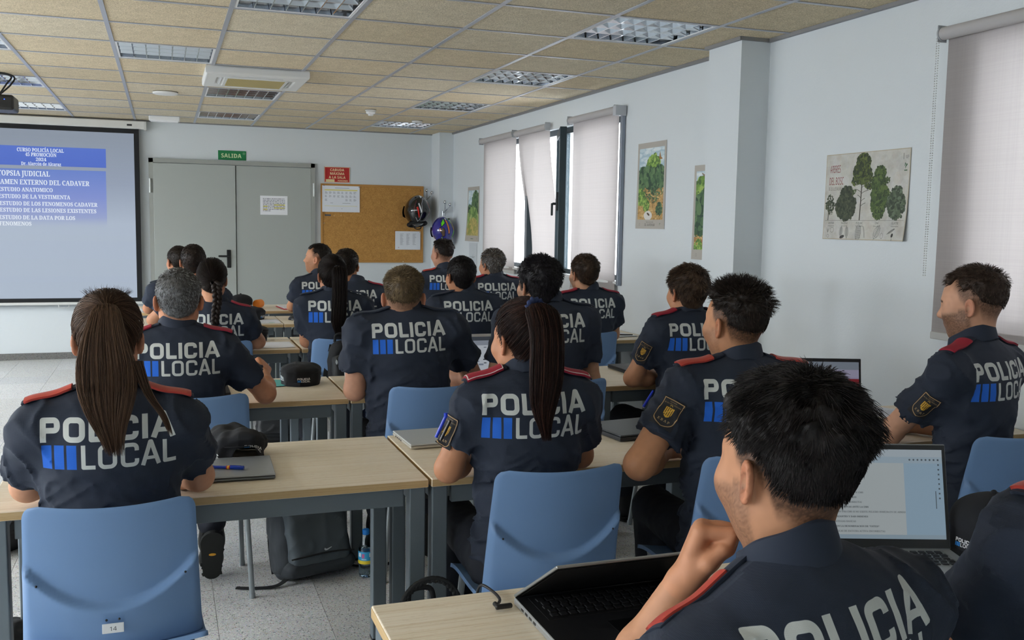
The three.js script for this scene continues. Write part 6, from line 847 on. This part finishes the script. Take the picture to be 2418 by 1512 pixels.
// caps of the uniform
const capTex = canvasTex(2048, 256, (c, w, h) => { c.fillStyle = '#14161c'; c.fillRect(0, 0, w, h); seed = 40; for (let k = 0; k < 6000; k++) { c.fillStyle = rnd() < .5 ? 'rgba(60,64,76,.12)' : 'rgba(0,0,0,.14)'; c.fillRect(rnd() * w, rnd() * h, 2, 2); } for (const u of [.08, .33, .58, .83]) drawPrint(c, u * w - 90, 84, 210, '#dfe2e2', '#2a86d8'); });
capTex.wrapS = THREE.RepeatWrapping; const capMat = mat(0xffffff, .9, { map: capTex }), capPlain = mat(0x171a20, .9);
function softCap(label, pos, turn, o) {
  const t = thing('uniform_cap', label, 'cap', pos, turn), R = o.r ?? .092, HB = o.band ?? .055, q = o.squash ?? 0, rd = (a, y) => { const n = noise3(Math.cos(a) * 1.5 + (o.s ?? 0), y * 12, Math.sin(a) * 1.5); return R * (1 + .05 * n * (q ? 2.2 : 1)) * (1 + .02 * Math.sin(a * 2)); };
  const band = gridGeo(64, 8, (u, v) => { const a = u * 6.28318, y = v * HB, r = rd(a, y) * (1 + (o.flare ?? .08) * v); const notch = o.notch ? sstep(.62, .30, Math.abs(((a - o.notch + 9.4248) % 6.28318) - 3.14159)) : 0; return [Math.sin(a) * r, y * (1 - .75 * notch * (1 - v)) + .045 * notch * (1 - v) + q * .02 * Math.sin(a * 2 + 1) * v, Math.cos(a) * r * 1.08]; }); mesh('cap_band', band, capMat, t);
  const crown = gridGeo(64, 14, (u, v) => { const a = u * 6.28318, k = v, r0 = rd(a, HB) * (1 + (o.flare ?? .08)), r = r0 * Math.cos(k * 1.5708) * (1 + .10 * Math.sin(k * 3.1416)), dip = (o.dip ?? 0) * noise3(Math.sin(a) * r * 14 + 5, k, Math.cos(a) * r * 14 + (o.s ?? 0)); return [Math.sin(a) * r, HB + (o.dome ?? .045) * Math.sin(k * 1.5708) + dip * sstep(0, .4, k) + q * .02 * Math.sin(a * 2 + 1) * (1 - k), Math.cos(a) * r * 1.08]; }); const cr = mesh('cap_crown', crown, capPlain, t);
  mesh('crown_seam', place(new THREE.TorusGeometry(R * (1 + (o.flare ?? .08)) * 1.0, .0022, 6, 60), 0, HB, 0, Math.PI / 2), capPlain, cr);
  if (o.strap) mesh('back_strap', rbox(.07, .012, .003, .002, 0, .012, R * 1.1), capPlain, t);
  if (o.visor) { const v = mesh('visor', slabGeo(20, 8, (u, w) => { const a = (u - .5) * 2.3, r = R * 1.0 + w * .068 * Math.cos(a * .62); return [Math.sin(a) * r * 1.02, .012 - .012 * w - .012 * (1 - Math.cos(a)), -Math.cos(a) * r * 1.05]; }, .004), capPlain, t); mesh('visor_piping', tube(Array.from({ length: 15 }, (_, i) => { const a = (i / 14 - .5) * 2.1, r = R + .052 * Math.cos(a * .62); return [Math.sin(a) * r * 1.02, .0065 - .012 * (1 - Math.cos(a)), -Math.cos(a) * r * 1.05]; }), .0022, 40, 6), mat(0x2b8fe0, .5), v); mesh('eyelet', merge([sphG(.0035, R * .62, HB + .012, R * .86), sphG(.0035, R * .92, HB + .012, R * .55)]), mat(0x9a9da2, .3, { metalness: .8 }), cr); mesh('top_button', sphG(.008, 0, HB + (o.dome ?? .045), 0), capPlain, cr); }
  return t;
}
function sphG(r, x, y, z) { return place(new THREE.SphereGeometry(r, 12, 8), x, y, z); }
softCap('crumpled black uniform cap with an open back behind the silver laptop', [.478, DT, 1.235], .0, { r: .086, band: .05, dome: .044, flare: .10, squash: 1, dip: .010, notch: .25, s: 2 });
softCap('round flat black uniform cap on the desk by the grey haired man', [.865, DT, -.13], -.5, { r: .088, band: .062, dome: .040, flare: .06, dip: .004, strap: true, s: 5 });
softCap('black peaked cap with a bright blue line on its visor at lower right', [2.135, DT, 2.71], 1.15, { r: .086, band: .06, dome: .085, flare: .02, visor: true, s: 7 });
softCap('black uniform cap on the desk edge right of the braid woman', [.785, DT, -1.86], .9, { r: .086, band: .06, dome: .04, s: 9 });
softCap('dark grey uniform cap on the fifth row desk', [.90, DT, -3.22], .4, { r: .086, band: .05, dome: .05, dip: .006, s: 11 });
softCap('black cap on the front row desk left of the orange object', [.885, DT, -4.18], 2.2, { r: .09, band: .05, dome: .075, visor: true, s: 13 });
{ // papers, small things
  const sheet = (name, label, cat, x, z, w, d, turn, tex, curl = .002) => { const t = thing(name, label, cat, [x, DT, z], turn); const g = slabGeo(10, 10, (u, v) => [(u - .5) * w, .001 + curl * Math.pow(Math.abs(u - .5) * 2, 2) * v, (v - .5) * d], .0006); mesh('sheet', g, tex ? mat(0xffffff, .8, { map: tex }) : mat(0xe4e8f0, .8), t); return t; };
  const lines = canvasTex(256, 360, (c, w, h) => { c.fillStyle = '#e2e6ee'; c.fillRect(0, 0, w, h); c.fillStyle = '#a8aebb'; for (let k = 0; k < 22; k++) c.fillRect(30, 40 + k * 13, 150 + (k * 37) % 50, 3); c.fillStyle = '#58c08a'; c.fillRect(150, 40, 50, 26); });
  sheet('paper_stack', 'white printed sheets on the fourth row desk at the seam', 'paper', .90, -1.60, .21, .297, .0, null, .004); 
  sheet('printed_sheet', 'white sheet with a green mark on the fifth row desk', 'paper', .98, -3.03, .21, .297, 0, lines); sheet('white_sheet', 'white sheet at the left end of the front row desk', 'paper', .07, -4.12, .21, .297, 0, null);
  sheet('worksheet', 'white sheet under the hands of the bearded man at right', 'paper', 3.13, 1.22, .21, .297, .4, lines); sheet('note_sheet', 'white sheet left of the wavy haired man, third row', 'paper', 2.05, .05, .21, .297, .1, null);
  let t = thing('open_notebook', 'open white notebook with a dark pen on the desk by the wall', 'notebook', [3.20, DT, -1.62], .15); mesh('page_block', merge([rbox(.15, .010, .21, .003, -.077, .006, 0), rbox(.15, .008, .21, .003, .077, .005, 0)]), mat(0xe6e8ea, .8), t); mesh('cover', rbox(.32, .0024, .216, .001, 0, .0012, 0), mat(0x2c3036, .6), t); mesh('pen', rod(V(.03, .014, .06), V(.13, .012, .085), .004), darkPl, t);
  t = thing('red_folder', 'red edged folder with white paper on the front row desk', 'folder', [1.33, DT, -4.17], .1); mesh('cover', rbox(.24, .006, .32, .002, 0, .003, 0), mat(0xb63a48, .6), t); mesh('paper', rbox(.22, .008, .30, .001, .003, .010, -.004), mat(0xe8eaee, .8), t);
  t = thing('computer_mouse', 'black computer mouse on the fifth row desk', 'mouse', [1.205, DT, -3.12], .5); mesh('mouse_shell', place(new THREE.SphereGeometry(1, 24, 14, 0, 6.283, 0, 1.5708).scale(.034, .034, .056), 0, .001, 0), mat(0x24282c, .4), t); mesh('scroll_wheel', cyl(.006, .006, .006, 0, .030, -.03, 14, 0, 0, Math.PI / 2), darkPl, t);
  t = thing('orange_flask', 'bright orange cylinder lying on the front row desk', 'bottle', [1.035, DT, -4.20], -.55); mesh('flask_body', place(new THREE.LatheGeometry([[0, -.045], [.034, -.045], [.037, -.04], [.037, .03], [.033, .045], [.026, .05], [0, .05]].map(p => new THREE.Vector2(...p)), 28), 0, .038, 0, Math.PI / 2), mat(0xf08a1e, .4), t); mesh('flask_lid', place(new THREE.LatheGeometry([[0, -.052], [.03, -.052], [.034, -.046], [0, -.046]].map(p => new THREE.Vector2(...p)), 28), 0, .038, 0, Math.PI / 2), mat(0xe0761a, .4), t);
  t = thing('mouse_pad', 'small turquoise round pad beside the flat cap', 'mouse pad', [.735, DT, -.16]); mesh('pad', place(new THREE.LatheGeometry([[0, .003], [.098, .003], [.1, .0015], [.1, 0], [0, 0]].map(p => new THREE.Vector2(...p)), 44)), mat(0x57b3ad, .6), t); mesh('pad_edge', place(new THREE.TorusGeometry(.1, .002, 6, 48), 0, .0015, 0, Math.PI / 2), mat(0x2c3a40, .7), t);
  t = thing('extension_cord', 'thin white cord lying across the fourth row desks', 'cable', [.95, DT, -1.9]); mesh('cord', tube([[-.02, .002, -.05], [.03, .002, .03], [.12, .002, .06], [.2, .002, .02], [.26, .002, .05]], .0018, 40, 6), mat(0xe3e3e0, .5), t);
  const stick = canvasTex(128, 128, (c, w) => { c.fillStyle = '#1b2c4e'; c.beginPath(); c.arc(64, 64, 64, 0, 7); c.fill(); c.fillStyle = '#b8cbe4'; c.font = 'bold 26px sans-serif'; c.textAlign = 'center'; c.fillText('Off Evib', 64, 74, 96); }); t = thing('round_sticker', 'round dark blue sticker on the desk apron under the blond man', 'sticker', [1.098, .665, .2735]); mesh('sticker_face', place(cyl(.022, .022, .0008, 0, 0, 0, 32, Math.PI / 2)), mat(0xffffff, .5, { map: stick }), t);
}
// ---------------------------------------------------------------- on the floor
{
  const fab = mat(0x414a50, .7), fab2 = mat(0x2b3136, .8), blk = mat(0x15171a, .85), rub = mat(0x202326, .5);
  // backpack: leaning block with front pocket, shaped by a distance field
  const backpack = (label, pos, turn, o) => {
    const t = thing('backpack', label, 'backpack', pos, turn), W = o.w ?? .17, Hh = o.h ?? .42, D = o.d ?? .085, lean = o.lean ?? -.35; const rb = (x, y, z, cx, cy, cz, a, b, c, r) => { const qx = Math.abs(x - cx) - a + r, qy = Math.abs(y - cy) - b + r, qz = Math.abs(z - cz) - c + r; return Math.hypot(Math.max(qx, 0), Math.max(qy, 0), Math.max(qz, 0)) + Math.min(Math.max(qx, qy, qz), 0) - r; };
    const M = new THREE.Matrix4().makeRotationX(lean); const fold = (x, y, z) => { const n = 1 - Math.abs(noise3(x * 9 + W * 50, y * 9, z * 9)); return .006 * n * n * n; };
    const put = (name, f, lo, hi, m, par = t) => mesh(name, netMesh(f, lo, hi, .010, .03).applyMatrix4(M).translate(0, .012, 0), m, par);
    put('main_compartment', (x, y, z) => { const k = 1 - .22 * sstep(.2, Hh, y); return rb(x / k, y, z, 0, Hh / 2, 0, W, Hh / 2, D, .055) - fold(x, y, z); }, [-W - .05, -.04, -D - .05], [W + .05, Hh + .05, D + .05], o.m1 ?? fab2);
    if (o.pocket !== false) { const pk = put('front_pocket', (x, y, z) => smax(rb(x, y, z, 0, Hh * .42, D + .012, W * .80, Hh * .34, .035, .03) - fold(x + 3, y, z), -(.0045 - Math.abs(y - Hh * .66)) - 1, .003), [-W - .03, -.02, D - .05], [W + .03, Hh, D + .09], o.m2 ?? fab); put('bottom_band', (x, y, z) => rb(x, y, z, 0, Hh * .07, .03, W * .97, Hh * .09, D + .012, .04), [-W - .05, -.06, -D - .05], [W + .05, Hh * .3, D + .12], o.m1 ?? fab2);
      const zip = (y, w, z) => mesh('zip', tube([[-w, y, z], [-w * .4, y + .004, z + .006], [w * .4, y + .003, z + .006], [w, y - .006, z]], .0035, 30, 6).applyMatrix4(M).translate(0, .012, 0), blk, t); zip(Hh * .70, W * .62, D + .046); zip(Hh * .17, W * .85, D + .05);
      for (const pts of [[[-.6, .70, D + .05], [-.64, .66, D + .055], [-.6, .63, D + .056], [-.56, .66, D + .055], [-.6, .70, D + .05]], [[.92, .7, D * .6], [.95, .66, D * .7], [.93, .62, D * .75], [.89, .66, D * .7], [.92, .7, D * .6]]]) mesh('zip_pull', tube(pts.map(p => [p[0] * W, p[1] * Hh, p[2]]), .003, 30, 6).applyMatrix4(M).translate(0, .012, 0), mat(0xa7adb1, .3, { metalness: .7 }), t);
      if (o.logo) { const s = new THREE.Shape(); s.moveTo(-.022, .004); s.quadraticCurveTo(-.026, -.012, -.006, -.006); s.lineTo(.026, .008); s.lineTo(-.004, .0); s.quadraticCurveTo(-.018, -.004, -.019, .006); s.lineTo(-.022, .004); mesh('logo_mark', new THREE.ExtrudeGeometry(s, { depth: .0008, bevelEnabled: false }).translate(.03, Hh * .22, D + .0495).applyMatrix4(M).translate(0, .012, 0), mat(0xc3c9cc, .4, { metalness: .4 }), pk); } }
    for (const s of [-1, 1]) mesh('shoulder_strap', slabGeo(30, 3, (u, v) => { const a = u * 2.6, y = Hh * (.92 - .85 * u), z = -D - .012 - .05 * Math.sin(u * 3.14); return [s * (W * .45 + .05 * u) + (v - .5) * .05, y, z]; }, .008).applyMatrix4(M).translate(0, .012, 0), blk, t);
    mesh('top_handle', tube([[-.04, Hh - .01, -D * .6], [-.03, Hh + .03, -D * .7], [.03, Hh + .03, -D * .7], [.04, Hh - .01, -D * .6]], .008, 24, 8).applyMatrix4(M).translate(0, .012, 0), blk, t);
    return t;
  };
  const bp = backpack('grey backpack with a silver swoosh mark leaning under the second row desk', [.845, 0, .41], .28, { w: .165, h: .41, d: .08, lean: -.36, logo: true });
  for (const [pts, n] of [[[[-.10, .04, .02], [-.18, .012, .05], [-.26, .006, .02], [-.33, .006, -.03]], 1], [[[.12, .03, .0], [.2, .008, .02], [.3, .006, .06], [.4, .006, .05]], 2]]) { const c = new THREE.CatmullRomCurve3(pts.map(p => V(...p))); mesh('loose_strap', slabGeo(24, 2, (u, v) => { const p = c.getPoint(u), d = c.getTangent(u); return [p.x - d.z * (v - .5) * .024, p.y, p.z + d.x * (v - .5) * .024]; }, .003), blk, bp); }
  backpack('black backpack on the floor under the left end of the second row', [-.40, 0, -.30], .9, { w: .14, h: .26, d: .08, lean: -.9, m1: blk, m2: rub }); backpack('black bag at the lower left corner beside the blue chair', [-.24, 0, 1.18], .3, { w: .12, h: .22, d: .09, lean: -.2, m1: blk, m2: rub }); backpack('black backpack with straps under the fourth row desks', [.98, 0, -2.15], -.3, { w: .15, h: .28, d: .09, lean: -.2, m1: blk, m2: rub }); backpack('black bag beside the blue water bottle near the right wall', [3.08, 0, -.93], .4, { w: .15, h: .24, d: .10, lean: -.15, m1: blk, m2: rub });
  { const t = backpack('black backpack with a braided cord handle behind the nearest desk', [.955, 0, 1.90], .1, { w: .105, h: .415, d: .075, lean: -.06, m1: blk, m2: rub, pocket: false }); for (let s = 0; s < 3; s++) { const pts = []; for (let k = 0; k <= 60; k++) { const q = k / 60, a = q * 3.14159, b = q * 40 + s * 2.094; pts.push(V(-Math.cos(a) * .088 + Math.sin(b) * .0055, .415 + Math.sin(a) * .095 + Math.cos(b) * .0055, .0)); } mesh('braided_handle', new THREE.TubeGeometry(new THREE.CatmullRomCurve3(pts), 120, .006, 6), mat(0x17191b, .7), t); } }
  { const t = backpack('black backpack hanging behind the chair of the long ponytail woman', [1.205, .50, -.93], .0, { w: .085, h: .33, d: .05, lean: -.05, m1: blk, m2: mat(0x1d2023, .7) }); }
  // water bottle
  const clear = phys(0xf4fbff, .05, { transmission: 1, thickness: 0, ior: 1.33, side: THREE.DoubleSide }), lat = (a, n = 36) => new THREE.LatheGeometry(a.map(p => new THREE.Vector2(...p)), n);
  const bottle = (label, pos, sc, capC, labTex) => { const t = thing('water_bottle', label, 'bottle', pos); t.scale.setScalar(sc); mesh('bottle_body', lat([[0, .004], [.022, .001], [.031, .006], [.033, .02], [.0315, .045], [.033, .06], [.033, .128], [.031, .145], [.018, .18], [.0135, .188], [.0135, .197]]), clear, t); mesh('water', lat([[0, .006], [.021, .003], [.029, .008], [.0315, .02], [.03, .045], [.0315, .06], [.0315, .132], [0, .132]]), phys(0xdff0fa, .02, { transmission: 1, thickness: .05, ior: 1.33, attenuationColor: new THREE.Color(.75, .9, 1), attenuationDistance: .25 }), t); mesh('cap', lat([[0, .216], [.013, .216], [.0155, .213], [.0155, .194], [.0135, .192], [0, .192]]), mat(capC, .4), t); mesh('label_wrap', new THREE.CylinderGeometry(.0337, .0337, .055, 40, 1, true).translate(0, .094, 0), mat(0xffffff, .5, { map: labTex, side: THREE.DoubleSide }), t); return t; };
  const lab = canvasTex(512, 128, (c, w, h) => { c.fillStyle = '#3aa6d8'; c.fillRect(0, 0, w, h); c.fillStyle = '#e8d23a'; c.fillRect(0, 92, w, 36); for (let k = 0; k < 4; k++) { c.fillStyle = '#e6eef4'; c.fillRect(20 + k * 128, 14, 34, 40); c.fillStyle = '#c86a9c'; c.fillRect(66 + k * 128, 20, 30, 44); c.fillStyle = '#f2f4f6'; c.font = 'bold 20px sans-serif'; c.fillText('AGUA', 62 + k * 128, 84); } });
  bottle('small water bottle with a blue cap standing beside the grey backpack', [1.054, 0, .489], .97, 0x1f7fd6, lab); bottle('blue water bottle seen behind the third row desk by the wall', [3.33, 0, -1.16], 1.75, 0xd8c070, canvasTex(64, 64, (c) => { c.fillStyle = '#2c66b4'; c.fillRect(0, 0, 64, 64); }));
  // power strip with charger
  const t = thing('power_strip', 'white power strip with a charger under the third row desks', 'power strip', [1.33, 0, -1.97], .15); mesh('strip_body', rbox(.30, .04, .055, .008, 0, .021, 0), mat(0xdcdedd, .4), t); mesh('charger', rbox(.035, .06, .03, .006, -.03, .07, 0), mat(0xe8eaea, .35), t); for (const x of [-.1, .04, .1]) mesh('socket', cyl(.018, .018, .003, x, .042, 0, 20), mat(0xbfc2c2, .5), t); mesh('cable', tube([[-.03, .10, 0], [-.04, .18, .01], [-.09, .24, .03], [-.12, .33, .02], [-.13, .45, .0]], .003, 40, 6), mat(0xdfe0de, .5), t); mesh('cable', tube([[-.15, .02, 0], [-.24, .01, .02], [-.34, .008, .0], [-.45, .008, .05]], .004, 30, 6), mat(0x2a2c2e, .6), t);
}
renderer.render(scene, camera);
